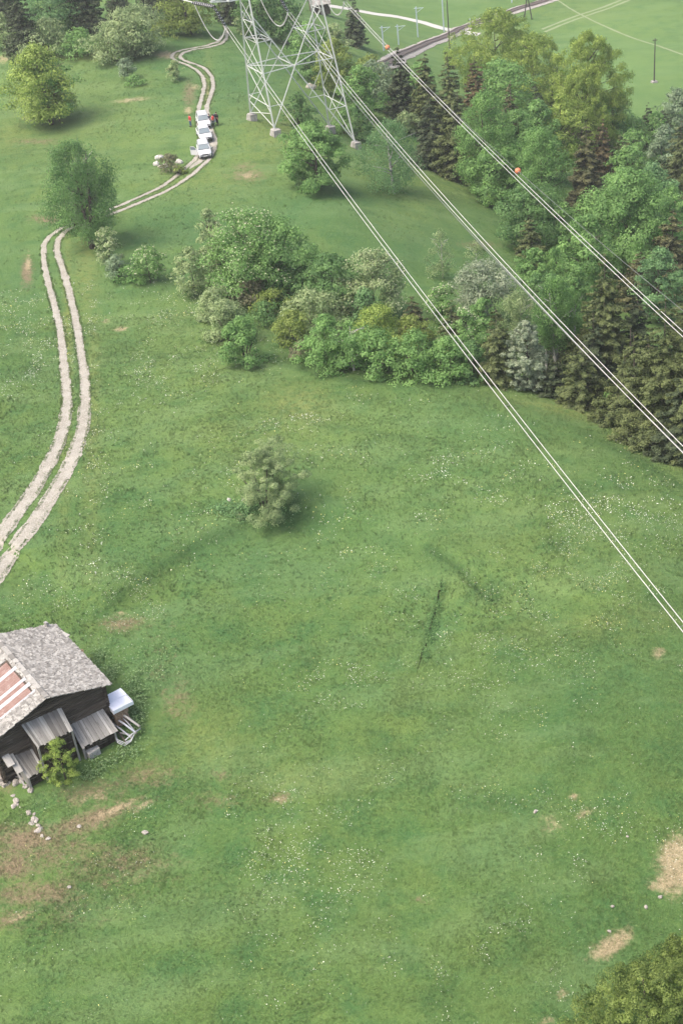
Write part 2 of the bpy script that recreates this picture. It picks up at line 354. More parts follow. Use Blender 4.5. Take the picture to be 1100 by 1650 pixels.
# ------------------------------------------------------------------ ground sheet with its worn and flowering patches
def axis(segs):
    out = [segs[0][0]]
    for a, b, st in segs:
        k = max(1, round((b - a) / st)); out += list(np.linspace(a, b, k + 1)[1:])
    return np.array(out)
ax = axis([(-900, -300, 100), (-300, -110, 19), (-110, -62, 1.6), (-62, -44, .6), (-44, 34, .26), (34, 72, .6), (72, 120, 1.6), (120, 300, 20), (300, 900, 100)])
ay = axis([(-500, 0, 60), (0, 40, 2), (40, 135, .26), (135, 235, .5), (235, 360, 1.0), (360, 480, 5), (480, 2000, 120)])
X, Y = np.meshgrid(ax, ay, indexing='ij'); nx, ny = X.shape
xs, ys = X.ravel(), Y.ravel()
Zs = hz(xs, ys)
PATCH = {  # kind: (px, py, half width px, half height px, tilt deg, strength), turned into metres on the ground
 'dirt': [(60,1370,150,50,0,.62),(160,1400,170,60,0,.42),(60,1460,150,50,0,.45),(180,1270,110,26,12,.5),(260,1040,60,60,0,.3),(200,1005,42,15,5,.75),(45,1352,75,26,0,.95),(150,1318,95,15,18,.95),(120,1335,70,12,10,.8),(205,1390,90,40,0,.6),(60,1440,100,26,0,.75),(15,1480,50,28,0,.6),
   (285,1125,38,45,0,.5),(250,1085,30,20,0,.4),(44,438,11,28,0,.9),(400,282,38,14,0,.65),(392,268,25,8,0,.6),(75,353,30,8,0,.8),(455,1285,26,12,0,.7),(355,1247,25,12,0,.6),
   (20,1395,50,24,0,.9),(305,150,12,26,0,.75),(60,190,30,5,0,.7),(60,228,50,6,0,.6),(355,1290,70,20,0,.45),(200,1405,110,18,8,.55),(850,380,40,14,0,.5),(680,1450,20,8,0,.55),
   (235,1250,70,25,8,.6),(10,1250,22,30,0,.8),(150,1275,70,22,10,.65),(20,1100,8,8,0,.3),(770,395,40,10,0,.6),(1095,1130,20,5,0,.5),(480,250,18,6,0,.4)],
 'straw': [(1090,1395,32,48,0,1.15),(1075,1425,30,16,0,.9),(986,1522,42,16,33,1.1),(905,1602,10,12,0,.7),(882,1645,16,10,0,.8),(942,1310,18,9,20,.75),(885,1330,30,20,0,.48),(925,1283,9,6,0,.8),
   (1060,1052,12,9,0,.75),(195,530,14,4,0,.9),(172,517,8,3,0,.8),(197,988,8,4,0,.9),(400,283,18,6,0,.6),(212,161,34,4,5,.75),(303,178,7,7,0,.85),(315,140,9,5,0,.7),(46,425,5,16,0,.85),
   (190,1302,45,7,25,.85),(150,1285,40,14,10,.5),(450,1290,16,7,0,.65),(30,1475,30,10,10,.6),(1055,1430,22,8,0,.8),(268,88,22,7,0,.9),(5,95,14,8,0,.7),(230,1298,15,6,30,.7),(335,150,3,30,0,.6)],
 'yellow': [(960,672,140,10,-14,.9),(1060,725,90,14,-22,.95),(100,190,130,80,0,.35),(150,90,60,7,0,.95),(440,200,60,40,0,.55),(480,650,60,35,0,.7),(150,640,14,220,0,.55),(140,430,20,70,0,.7),
   (110,560,8,200,0,.9),(440,700,120,60,0,.3),(330,290,100,30,0,.4),(900,860,200,90,0,.2),(700,300,90,50,0,.3),(300,560,150,100,0,.2),(330,1190,90,60,0,.35),(1000,1000,120,30,0,.35),(930,20,70,20,0,.2),
   (10,220,60,40,0,.5),(335,140,8,50,0,.7),(160,340,60,10,0,.5),(470,1250,160,40,0,.3),(800,60,60,15,0,.4)],
 'lush': [(700,400,140,70,0,.6),(520,330,220,40,0,.5),(300,360,110,50,0,.6),(400,135,110,50,0,.7),(270,90,80,30,0,.6),(160,560,60,60,0,.2),(420,900,260,60,0,.5),(640,860,120,40,0,.4),
   (1000,1080,160,60,0,.4),(250,1080,90,60,0,.6),(950,1560,160,90,0,.3),(760,700,120,50,0,.4),(430,820,70,25,0,.9),(480,770,40,40,0,.7),(230,450,150,50,0,.5),(30,430,70,60,0,.5),(700,1010,20,60,0,.8)],
 'pale': [(820,690,260,60,0,.4),(620,760,200,60,0,.25),(1000,120,180,120,0,1),(700,20,200,60,0,.6),(650,60,120,50,0,.5),(700,660,240,40,0,.45),(850,740,250,60,0,.35),(960,240,80,50,0,.8),(300,560,200,120,0,.25),(1000,930,160,90,0,.25),(560,1120,90,40,0,.2),(100,150,160,90,0,.25)],
 'flw': [(260,570,150,110,0,.5),(480,655,60,30,0,1),(900,880,220,120,0,.8),(540,1120,90,45,0,.7),(790,1540,110,60,0,1.0),(1000,1380,120,60,0,.35),(60,560,70,70,0,.8),(180,960,130,36,0,.9),(330,930,120,50,0,.25),
   (150,640,18,200,0,.8),(690,640,60,20,0,.5),(780,780,160,70,0,.5),(600,880,160,60,0,.5),(260,780,130,60,0,.35),(860,1220,200,90,0,.3),(500,1380,260,130,0,.3),(200,1490,160,60,0,.25),(1020,950,110,70,0,.8),(30,440,60,40,0,.3)]}
def patch_field(kind, x, y):
    f = np.zeros(np.shape(x))
    for px, py, rx, ry, tl, st in PATCH[kind]:
        P0 = hit(px, py); a = R_(tl)
        P1 = hit(px + rx * math.cos(a), py - rx * math.sin(a)); P2 = hit(px - ry * math.sin(a), py - ry * math.cos(a))
        B = np.array([[P1[0] - P0[0], P2[0] - P0[0]], [P1[1] - P0[1], P2[1] - P0[1]]])
        try: Bi = np.linalg.inv(B)
        except Exception: continue
        dx, dy = x - P0[0], y - P0[1]
        r2 = (Bi[0, 0] * dx + Bi[0, 1] * dy) ** 2 + (Bi[1, 0] * dx + Bi[1, 1] * dy) ** 2
        f = np.maximum(f, st * np.exp(-r2 * .9))
    return f
ATT = {k: patch_field(k, xs, ys) for k in ('dirt', 'straw', 'yellow', 'lush', 'pale')}
rk = np.zeros(len(xs))  # shade of the bank folds put into the grass colour, plus darker grass
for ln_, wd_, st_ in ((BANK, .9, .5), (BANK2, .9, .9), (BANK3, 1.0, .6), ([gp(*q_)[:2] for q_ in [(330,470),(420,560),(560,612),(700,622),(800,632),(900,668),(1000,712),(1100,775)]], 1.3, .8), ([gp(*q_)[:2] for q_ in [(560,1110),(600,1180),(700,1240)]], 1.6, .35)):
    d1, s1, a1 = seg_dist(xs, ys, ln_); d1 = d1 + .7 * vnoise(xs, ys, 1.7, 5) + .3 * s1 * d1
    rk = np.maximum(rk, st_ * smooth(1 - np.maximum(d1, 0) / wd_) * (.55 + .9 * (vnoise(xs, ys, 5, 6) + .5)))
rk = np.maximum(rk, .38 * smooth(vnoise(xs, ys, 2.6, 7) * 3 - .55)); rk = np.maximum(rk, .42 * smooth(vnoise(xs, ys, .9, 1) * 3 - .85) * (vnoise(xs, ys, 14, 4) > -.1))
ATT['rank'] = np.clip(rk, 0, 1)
dd, ss_, al_ = seg_dist(xs, ys, DITCH)
ATT['dirt'] = np.maximum(ATT['dirt'], 0 * smooth(1 - dd / .2) * smooth(al_ * 5) * smooth((1 - al_) * 5))
ii = (np.arange(nx - 1)[:, None] * ny + np.arange(ny - 1)[None]).ravel()
Fg = np.c_[ii, ii + ny, ii + ny + 1, ii + 1]
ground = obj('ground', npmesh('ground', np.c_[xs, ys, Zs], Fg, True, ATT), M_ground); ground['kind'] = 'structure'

# ------------------------------------------------------------------ tracks, road, railway
def smooth_line(pts, step=.5):
    pts = np.array(pts, float); d = np.r_[0, np.cumsum(np.linalg.norm(np.diff(pts[:, :2], axis=0), axis=1))]
    s = np.arange(0, d[-1], step); x = np.interp(s, d, pts[:, 0]); y = np.interp(s, d, pts[:, 1])
    k = max(3, int(2.2 / step) | 1); ker = np.hanning(k + 2)[1:-1]; ker /= ker.sum(); h = k // 2
    f = lambda a: np.convolve(np.r_[np.full(h, a[0]), a, np.full(h, a[-1])], ker, 'valid')
    return np.c_[f(x), f(y)]
def ribbon(name, line, width, lift, M, jit=0.0, cols=5, crown=0.0, seed=0, parent=None, flatz=False):
    T = np.gradient(line, axis=0); T /= np.linalg.norm(T, axis=1)[:, None] + 1e-9; N = np.c_[-T[:, 1], T[:, 0]]
    r = np.random.default_rng(seed); n_ = len(line)
    sm_ = lambda v, k_: np.convolve(np.r_[v[:k_], v, v[-k_:]], np.ones(k_) / k_, 'same')[k_:-k_]
    width = np.interp(np.linspace(0, 1, n_), np.linspace(0, 1, len(width)), width) if hasattr(width, '__len__') else width
    wl = width / 2 + jit * ((r.random(n_) - .5) * .9 + (sm_(r.random(n_), 7) - .5) * 4); wr = width / 2 + jit * ((r.random(n_) - .5) * .9 + (sm_(r.random(n_), 7) - .5) * 4)
    V = []
    for j in range(cols):
        a = j / (cols - 1) * 2 - 1; off = np.where(a < 0, wr * a, wl * a)[:, None]
        p = line + N * off; z = hz(p[:, 0], p[:, 1]) + lift + crown * (1 - a * a)
        if abs(a) == 1: z = z - .02
        V.append(np.c_[p, z])
    V = np.stack(V, 1).reshape(-1, 3)
    i = (np.arange(n_ - 1)[:, None] * cols + np.arange(cols - 1)[None]).ravel()
    F_ = np.c_[i, i + 1, i + cols + 1, i + cols][:, ::-1]
    return obj(name, npmesh(name, V, F_, True), M, parent)
zc = lambda pts, fx, ox, oy: [(ox + a * fx, oy + b * fx) for a, b in pts]
TL = zc([(-60,1520),(-30,1465),(0,1425),(60,1335),(130,1240),(200,1130),(260,1010),(290,900),(300,800),(290,700),(280,600),(268,500),(250,420),(225,330),(205,250),(192,170),(197,120),(225,82),(270,52),(300,38)], .3636, 0, 350)
TR = zc([(-60,1650),(-30,1610),(0,1565),(60,1480),(130,1385),(200,1285),(270,1170),(330,1060),(370,930),(380,800),(375,700),(360,600),(345,500),(325,400),(300,300),(275,220),(255,160),(254,115),(275,78),(305,55),(325,45)], .3636, 0, 350)
UL = zc([(440,1005),(570,955),(650,920),(740,880),(800,840),(860,790),(910,745),(935,700),(938,650),(930,600),(920,545),(930,500),(945,440),(955,400),(945,355),(915,325),(870,302),(825,287),(800,268),(810,248),(845,235),(900,225),(970,212),(1020,195),(1040,165)], .3455, 0, 0)
UR = zc([(440,1030),(590,972),(680,935),(770,895),(840,855),(910,805),(970,750),(1000,700),(1000,640),(985,600),(965,545),(965,500),(985,440),(995,400),(990,360),(960,322),(920,302),(866,287),(838,268),(850,248),(895,234),(960,224),(1030,207),(1055,182),(1060,150),(1045,115)], .3455, 0, 0)
LT = smooth_line([hit(*p)[:2] for p in TL + UL], .18); RTk = smooth_line([hit(*p)[:2] for p in TR + UR], .18)
path = thing('gravel_path', 'x', 'x'); [path.pop(k) for k in ('label', 'category') if k in path]; path['kind'] = 'structure'; path.name = 'path'
ribbon('wheel_track', LT, [1.55, 1.35, .9, .7, .66, .64, .62, .62, .62, .62, .62], .05, M_gravel, .10, 5, 0, 1, path)
ribbon('wheel_track', RTk, [1.7, 1.45, .95, .78, .74, .7, .68, .66, .66, .66, .66], .05, M_gravel, .10, 5, 0, 2, path)
wide = smooth_line([hit(*p)[:2] for p in zc([(880,790),(940,750),(970,700),(970,650),(958,600),(945,560)], .3455, 0, 0)], .4)
ribbon('gravel_patch', wide, [.3, 1.6, 2.1, 2.1, 1.9, .3], .029, M_gravel, .2, 7, 0, 3, path)

M_road = mat('light valley road', (.45, .44, .41), .9); M_ball2 = mat('railway ballast', rough=.95); t = NT(M_ball2)
t.base(t.ramp(t.noise(t.pos(), 2.0, 6, .8), [(.35, (.22, .205, .185)), (.65, (.40, .375, .345))]))
M_sleep = mat('dark sleepers', (.10, .085, .08), .9); M_rail = mat('rusty rail', (.24, .17, .14), .5, .5, .4)
M_fpath = mat('dry trodden path', (.20, .245, .13), .95)
def pline(pts, step=.8): return smooth_line([hit(*p)[:2] for p in pts], step)
road = ribbon('road', pline([(520,8),(560,14),(600,22),(640,27),(680,36),(712,46),(735,50),(775,56)]), 2.6, .05, M_road, .15, 5, 0, 5); road['kind'] = 'structure'
rl = pline([(600,118),(640,93),(690,70),(740,48),(790,30),(840,14),(885,0),(930,-14)], .6)
rw = thing('railway', 'single railway line on pale ballast crossing the valley floor', 'railway'); 
ribbon('ballast', rl, 3.6, .10, M_ball2, .25, 7, .25, 6, rw)
ribbon('sleepers', rl, 1.8, .385, M_sleep, .03, 3, 0, 7, rw)
Tn = np.gradient(rl, axis=0); Tn /= np.linalg.norm(Tn, axis=1)[:, None]; Nn = np.c_[-Tn[:, 1], Tn[:, 0]]
for sgn in (-1, 1):
    mb = MB(); pl = rl + Nn * sgn * .52; mb.tube([(a, b, zg(a, b) + .46) for a, b in pl], .06, 4); mb.build('rail', M_rail, rw)
for nm, pts, wd, k in (('path', [(872,48),(905,34),(945,20),(985,6),(1010,-4)], .7, 8), ('path', [(876,52),(909,38),(949,24),(989,10),(1014,0)], .7, 9),
                    ('path', [(890,-5),(915,12),(960,36),(1010,58),(1060,74),(1110,92)], .5, 10)):
    o = ribbon(nm, pline(pts), wd, .03, M_fpath, .12, 3, 0, k); o['kind'] = 'structure'

# ------------------------------------------------------------------ haze
HAZE = 0.00028
hb_ = bpy.data.meshes.new('haze'); hb_.from_pydata([(x, y, z) for x in (-880, 880) for y in (-480, 1980) for z in (-140, 72)], [], [(0,1,3,2),(4,6,7,5),(0,4,5,1),(2,3,7,6),(0,2,6,4),(1,5,7,3)]); hb_.update()
M_haze = bpy.data.materials.new('thin valley haze'); M_haze.use_nodes = True; M_haze.node_tree.nodes.remove(M_haze.node_tree.nodes['Principled BSDF'])
pv = M_haze.node_tree.nodes.new('ShaderNodeVolumePrincipled'); pv.inputs['Color'].default_value = (.90, .93, .90, 1); pv.inputs['Density'].default_value = HAZE; pv.inputs['Anisotropy'].default_value = .2
M_haze.node_tree.links.new(pv.outputs[0], M_haze.node_tree.nodes['Material Output'].inputs['Volume'])
hzo = obj('haze', hb_, M_haze); hzo['kind'] = 'stuff'

# ------------------------------------------------------------------ grass and flowers
def in_view(P, mg=60):
    v = P - CP; D = v @ fw; px = PW / 2 + FPX * (v @ RT) / D; py = PH / 2 - FPX * (v @ UP) / D
    return (px > -mg) & (px < PW + mg) & (py > -mg) & (py < PH + mg)
def track_dist(x, y):
    a = np.full(len(x), 1e9)
    for L in (LT, RTk):
        for k in range(0, len(L), 5):
            a = np.minimum(a, (x - L[k, 0]) ** 2 + (y - L[k, 1]) ** 2)
    return np.sqrt(a)
BARN_O = np.array([-20.75, 72.39]); BARN_AZ = 2.12
be = np.array([math.cos(BARN_AZ), math.sin(BARN_AZ)]); bg = np.array([be[1], -be[0]])
def in_barn(x, y, mg=.3):
    u = (x - BARN_O[0]) * bg[0] + (y - BARN_O[1]) * bg[1]; v = -((x - BARN_O[0]) * be[0] + (y - BARN_O[1]) * be[1])
    return (np.abs(u) < 4.4 + mg) & (v > -9) & (v < 1.3 + mg)
def scatter(n, y0, y1, x0_, x1_):
    x = rng.uniform(x0_, x1_, n); y = rng.uniform(y0, y1, n)
    P = np.c_[x, y, hz(x, y)]; ok = in_view(P) & ~in_barn(x, y)
    P = P[ok]; ok = track_dist(P[:, 0], P[:, 1]) > .5
    return P[ok]
def blades(P, ht, wd, per, spread):
    n = len(P); B = np.repeat(P, per, 0); k = len(B)
    B = B + np.c_[rng.normal(0, spread, (k, 2)), np.zeros(k)]
    a = rng.uniform(0, 2 * math.pi, k); h = np.repeat(ht, per) * rng.uniform(.6, 1.2, k); w_ = wd * rng.uniform(.7, 1.3, k)
    dx, dy = np.cos(a) * w_, np.sin(a) * w_; lean = rng.normal(0, .45, (k, 2)) * h[:, None]
    V = np.stack([np.c_[B[:, 0] - dx, B[:, 1] - dy, B[:, 2] - .02], np.c_[B[:, 0] + dx, B[:, 1] + dy, B[:, 2] - .02], np.c_[B[:, :2] + lean, B[:, 2] + h]], 1).reshape(-1, 3)
    F_ = np.arange(k * 3).reshape(-1, 3)
    tone = np.repeat(np.repeat(rng.random(n), per), 3)
    return V, F_, tone, np.repeat(B[:, :2], 3, 0)
Vs, Fs, Ts, Qs = [], [], [], []; off = 0
for (nn, y0, y1, x0_, x1_, hh, ww) in [(150000, 42, 80, -30, 30, .11, .022), (110000, 80, 140, -45, 45, .15, .035), (45000, 140, 240, -70, 70, .15, .05)]:
    P = scatter(nn, y0, y1, x0_, x1_)
    dens = .5 + vnoise(P[:, 0], P[:, 1], 1.6, 4) + .8 * vnoise(P[:, 0], P[:, 1], 7, 5); P = P[rng.random(len(P)) < .25 + dens * .7]
    V, F_, tn, qq = blades(P, hh * (1 + 1.2 * np.clip(vnoise(P[:, 0], P[:, 1], 3.3, 6) + .1, 0, 1)), ww, 3, hh * .5)
    Vs.append(V); Fs.append(F_ + off); off += len(V); Ts.append(tn); Qs.append(qq)
for L_ in (LT, RTk):
    k_ = rng.integers(0, len(L_) - 1, 9000); wd_ = np.interp(k_ / len(L_), [0, .2, .4, 1], [.5, .44, .36, .34]); dr_ = np.gradient(L_, axis=0)[k_]; dr_ /= np.linalg.norm(dr_, axis=1)[:, None]
    o_ = (wd_ + np.abs(rng.normal(0, .10, len(k_))) - .04) * rng.choice([-1, 1], len(k_)); x = L_[k_, 0] - dr_[:, 1] * o_; y = L_[k_, 1] + dr_[:, 0] * o_
    kp = vnoise(x, y, .8, 3) > -.12; x, y = x[kp], y[kp]; P = np.c_[x, y, hz(x, y)]; P = P[in_view(P)]
    V, F_, tn, qq = blades(P, np.full(len(P), .13), .035, 3, .05); Vs.append(V); Fs.append(F_ + off); off += len(V); Ts.append(tn); Qs.append(qq)
d_ = np.array([hit(*p_)[:2] for p_ in [(712,940),(705,975),(697,1005),(689,1035),(681,1065)]])
V = np.concatenate(Vs); Qs = np.concatenate(Qs)
at = {'tone': np.concatenate(Ts)}
ux = np.clip(np.searchsorted(ax, Qs[:, 0]), 0, nx - 1); uy = np.clip(np.searchsorted(ay, Qs[:, 1]), 0, ny - 1)
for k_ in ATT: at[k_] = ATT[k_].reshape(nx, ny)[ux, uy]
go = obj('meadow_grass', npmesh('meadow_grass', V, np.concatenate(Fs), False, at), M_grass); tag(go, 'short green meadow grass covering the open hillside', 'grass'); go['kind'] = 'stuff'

def leaf_quads(P, N, size, asp=1.0):
    """quads of the given size at P facing N"""
    n = len(P); N = N / (np.linalg.norm(N, axis=1)[:, None] + 1e-9)
    a = rng.normal(size=(n, 3)); A = np.cross(N, a); A /= np.linalg.norm(A, axis=1)[:, None] + 1e-9; B = np.cross(N, A)
    s = (size * rng.uniform(.65, 1.25, n))[:, None]; b = s * asp
    V = np.stack([P - A * s, P - B * b + N * s * .15, P + A * s, P + B * b + N * s * .15], 1).reshape(-1, 3)
    return V, np.arange(n * 4).reshape(-1, 4)
# flowers
M_fl = mat('white and yellow blossoms', (.8, .8, .7), .7, .2); t = NT(M_fl); t.base(t.ramp(t.attr('tone'), [(0, (.60, .62, .54)), (.55, (.58, .60, .50)), (.62, (.60, .58, .20)), (1, (.50, .46, .16))]))
P = np.concatenate([scatter(150000, 42, 90, -32, 32), scatter(170000, 90, 150, -50, 50)])
f = patch_field('flw', P[:, 0], P[:, 1]); cl = vnoise(P[:, 0], P[:, 1], 1.3, 2) + .7 * vnoise(P[:, 0], P[:, 1], 5, 3)
keep = rng.random(len(P)) < np.clip((f * 1.7 + .13) * smooth((cl + .15) / .7) ** 1.5, 0, 1); P = P[keep]
sz = np.where(P[:, 1] < 90, .020, .030) * rng.uniform(.5, 1.5, len(P)) ** 1.2; P[:, 2] += rng.uniform(.12, .3, len(P))
V, F_ = leaf_quads(P, np.c_[rng.normal(0, .5, (len(P), 2)), np.ones(len(P))], sz)
ytone = np.clip(rng.random(len(P)) * .62 + .35 * (vnoise(P[:, 0], P[:, 1], 9, 6) + .35), 0, 1)
fo = obj('wildflowers', npmesh('wildflowers', V, F_, False, {'tone': np.repeat(ytone, 4)}), M_fl); tag(fo, 'tiny white and yellow wildflowers sprinkled over the meadow', 'wildflowers'); fo['kind'] = 'stuff'
# broad leaved weeds beside the barn
def weeds(name, spots, label, per, size, M):
    Pl = []
    for px, py, rx, ry in spots:
        c0 = hit(px, py); s = proj(c0)[1]
        q_ = rng.normal(0, .5, (per, 2)) * [rx / s, ry / s * 1.6]; x, y = c0[0] + q_[:, 0], c0[1] + q_[:, 1]
        kk = ~in_barn(x, y, .1); x, y = x[kk], y[kk]
        Pl.append(np.c_[x, y, hz(x, y) + rng.uniform(.05, .4, len(x))])
    P = np.concatenate(Pl); V, F_ = leaf_quads(P, np.c_[rng.normal(0, .5, (len(P), 2)), np.ones(len(P))], np.full(len(P), size), .7)
    o = obj(name, npmesh(name, V, F_, False, {'tone': np.repeat(rng.random(len(P)), 4)}), M); tag(o, label, 'weeds'); o['kind'] = 'stuff'
weeds('weeds', [(215,1110,16,22),(225,1140,16,25),(222,1165,16,20),(205,1215,30,12),(170,1232,28,10),(145,1250,25,8),(180,1085,16,14),(250,1075,40,50),(160,1060,16,14)],
      'pale broad leaved weeds growing round the right side of the barn', 260, .075, LM['weed'])
weeds('weeds', [(360,822,20,12),(390,830,30,10),(440,835,40,10),(400,818,20,8)], 'dark tall weeds around the foot of the lone meadow bush', 420, .085, LM['blue'])
dl = smooth_line(DITCH, .15); k_ = len(dl); fade = smooth(np.linspace(0, 1, k_) * 5) * smooth((1 - np.linspace(0, 1, k_)) * 4)
rgap = np.random.default_rng(4); wv = .055 * fade * (.35 + 1.1 * np.convolve(rgap.random(k_), np.ones(7) / 7, 'same')); wob = np.convolve(rgap.normal(0, .09, k_), np.ones(9) / 9, 'same')
mb = MB(); vs = []
for i in range(k_):
    x, y = dl[i]; x += wob[i] - .12
    for s in (-1, 0, 1): vs.append((x + s * wv[i], y, zg(x + s * wv[i], y) + (.012 if s else .03)))
mb.add(vs, [(i * 3 + j, i * 3 + j + 1, i * 3 + j + 4, i * 3 + j + 3) for i in range(k_ - 1) for j in (0, 1)])
M_cut = mat('soil and edge shade', (.035, .038, .020), 1, .05); so = mb.build('ditch', M_cut); so['kind'] = 'structure'  # dark strip: bare soil with the scarp's edge shadow put into its colour
weeds('weeds', [(712,950,7,12),(706,978,8,14),(699,1005,8,14),(693,1030,7,14),(685,1058,7,14)], 'dark weeds filling the narrow ditch in the meadow', 220, .05, LM['deep'])

# ------------------------------------------------------------------ trees
def lumpy(th, z, seed):
    r = np.random.default_rng(seed); f = np.zeros_like(th)
    for k in range(6):
        a, b, c_, d_ = r.integers(1, 5), r.uniform(2, 9), r.uniform(0, 6.3), r.uniform(.05, .13)
        f += d_ * np.sin(a * th + b * z + c_)
    return 1 + f
PROF = {
 'round': lambda h: np.sqrt(np.clip(1 - (2 * h - 1) ** 2, 0, 1)) ** .8 * (1.04 - .15 * h),
 'dome':  lambda h: np.clip(1 - h ** 4, 0, 1) ** .5 * (.80 + .2 * smooth(h * 3)),
 'egg':   lambda h: np.clip(np.sin(np.pi * np.clip(h, 0, 1) ** .78), 0, 1) ** .58,
 'birch': lambda h: np.clip((1 - h) ** .62 * (.45 + .55 * smooth(h * 4)) * 1.18, 0, 1.1),
 'cone':  lambda h: (1 - h) ** .85,
 'mound': lambda h: np.clip(1 - h ** 2.4, 0, 1) ** .6 * (.86 + .14 * smooth(h * 4)),
 'bush':  lambda h: np.clip(1 - h ** 2.2, 0, 1) ** .7,
}
def crown_leaves(H, Rx, h0, prof, n, size, hang, seed, clump=1.0, thin=0.0, nclump=None):
    """leaf quads of a crown between heights h0 and H; leaves sit in clumps on the outside of an uneven envelope"""
    r = np.random.default_rng(seed); Hc = H - h0
    nc = nclump or int(np.clip(16 + 8 * (Rx * Hc) ** .7, 26, 200))
    h = r.random(nc) ** .85; th = r.uniform(0, 2 * math.pi, nc)
    env = PROF[prof](h) * lumpy(th, h, seed)
    rr = (r.random(nc) ** .42) * .92
    cx, cy = np.cos(th) * env * rr * Rx, np.sin(th) * env * rr * Rx; cz = h0 + h * Hc * .96
    cr = clump * Rx * r.uniform(.17, .34, nc) * (1.05 - .45 * h) + size
    tone_c = np.clip(r.normal(.5, .24, nc), 0, 1)
    wgt = cr ** 2; wgt /= wgt.sum(); ci = r.choice(nc, n, p=wgt)
    d = r.normal(size=(n, 3)); d[:, 2] = np.abs(d[:, 2]) * .9 - .30 + 0; d /= np.linalg.norm(d, axis=1)[:, None]
    rad = cr[ci] * (r.random(n) ** .33)
    sub = .75 + .5 * r.random((nc, 5))[ci, (np.arctan2(d[:, 1], d[:, 0]) / 1.2566).astype(int) % 5]
    rad = rad * sub
    P = np.c_[cx[ci] + d[:, 0] * rad, cy[ci] + d[:, 1] * rad, cz[ci] + d[:, 2] * rad * .8]
    if hang > 0:
        P[:, 2] -= hang * r.random(n) ** 1.3 * (.5 + .5 * np.linalg.norm(P[:, :2], axis=1) / (Rx + 1e-6))
        P[:, :2] += .12 * hang * np.round(r.normal(0, 1, (nc, 2)), 1)[ci] * .5
    P[:, 2] = np.maximum(P[:, 2], .04)
    N = d + .5 * np.c_[cx[ci], cy[ci], np.zeros(n)] / (Rx + .01) + np.array([0, 0, .45]) + r.normal(0, .30, (n, 3))
    if hang > 0: N[:, 2] *= .35
    tone = np.clip(tone_c[ci] + r.normal(0, .17, n), 0, 1)
    if thin: k = r.random(n) > thin; P, N, tone = P[k], N[k], tone[k]
    return P, N, tone, np.c_[cx, cy, cz]
def spruce_leaves(H, Rx, h0, n, size, seed, droop=.35, wide=1.0):
    r = np.random.default_rng(seed); nb = int(np.clip(H * 22, 130, 560))
    h = 1 - np.sqrt(r.random(nb)) * 1.0; h = np.clip(h, 0, .99); h = np.round(h * (H * 1.5)) / (H * 1.5) + r.normal(0, .006, nb); h = np.clip(h, 0, .985)
    az = r.uniform(0, 2 * math.pi, nb); L = Rx * ((1 - h) ** .66) * r.uniform(.62, 1.12, nb) * (.9 + .16 * np.sin(2 * az + seed)) + .05
    tone_b = np.clip(r.normal(.42, .22, nb), 0, 1)
    w_ = L / L.sum(); bi = r.choice(nb, n, p=w_); s = r.random(n) ** .62
    l = s * L[bi]; side = r.normal(0, .13, n) * L[bi] * (1.05 - s * .7) + r.normal(0, .03, n)
    z = h0 + h[bi] * (H - h0) - droop * l * (1 - .55 * s) - np.abs(side) * .3 - r.random(n) ** 2 * .30 * (.3 + l * .25)
    ca, sa = np.cos(az[bi]), np.sin(az[bi])
    P = np.c_[ca * l - sa * side, sa * l + ca * side, np.maximum(z, .05)]
    N = np.c_[ca * .55, sa * .55, np.full(n, .75)] + r.normal(0, .4, (n, 3))
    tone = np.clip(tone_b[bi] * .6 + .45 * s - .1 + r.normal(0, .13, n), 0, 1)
    return P, N, tone
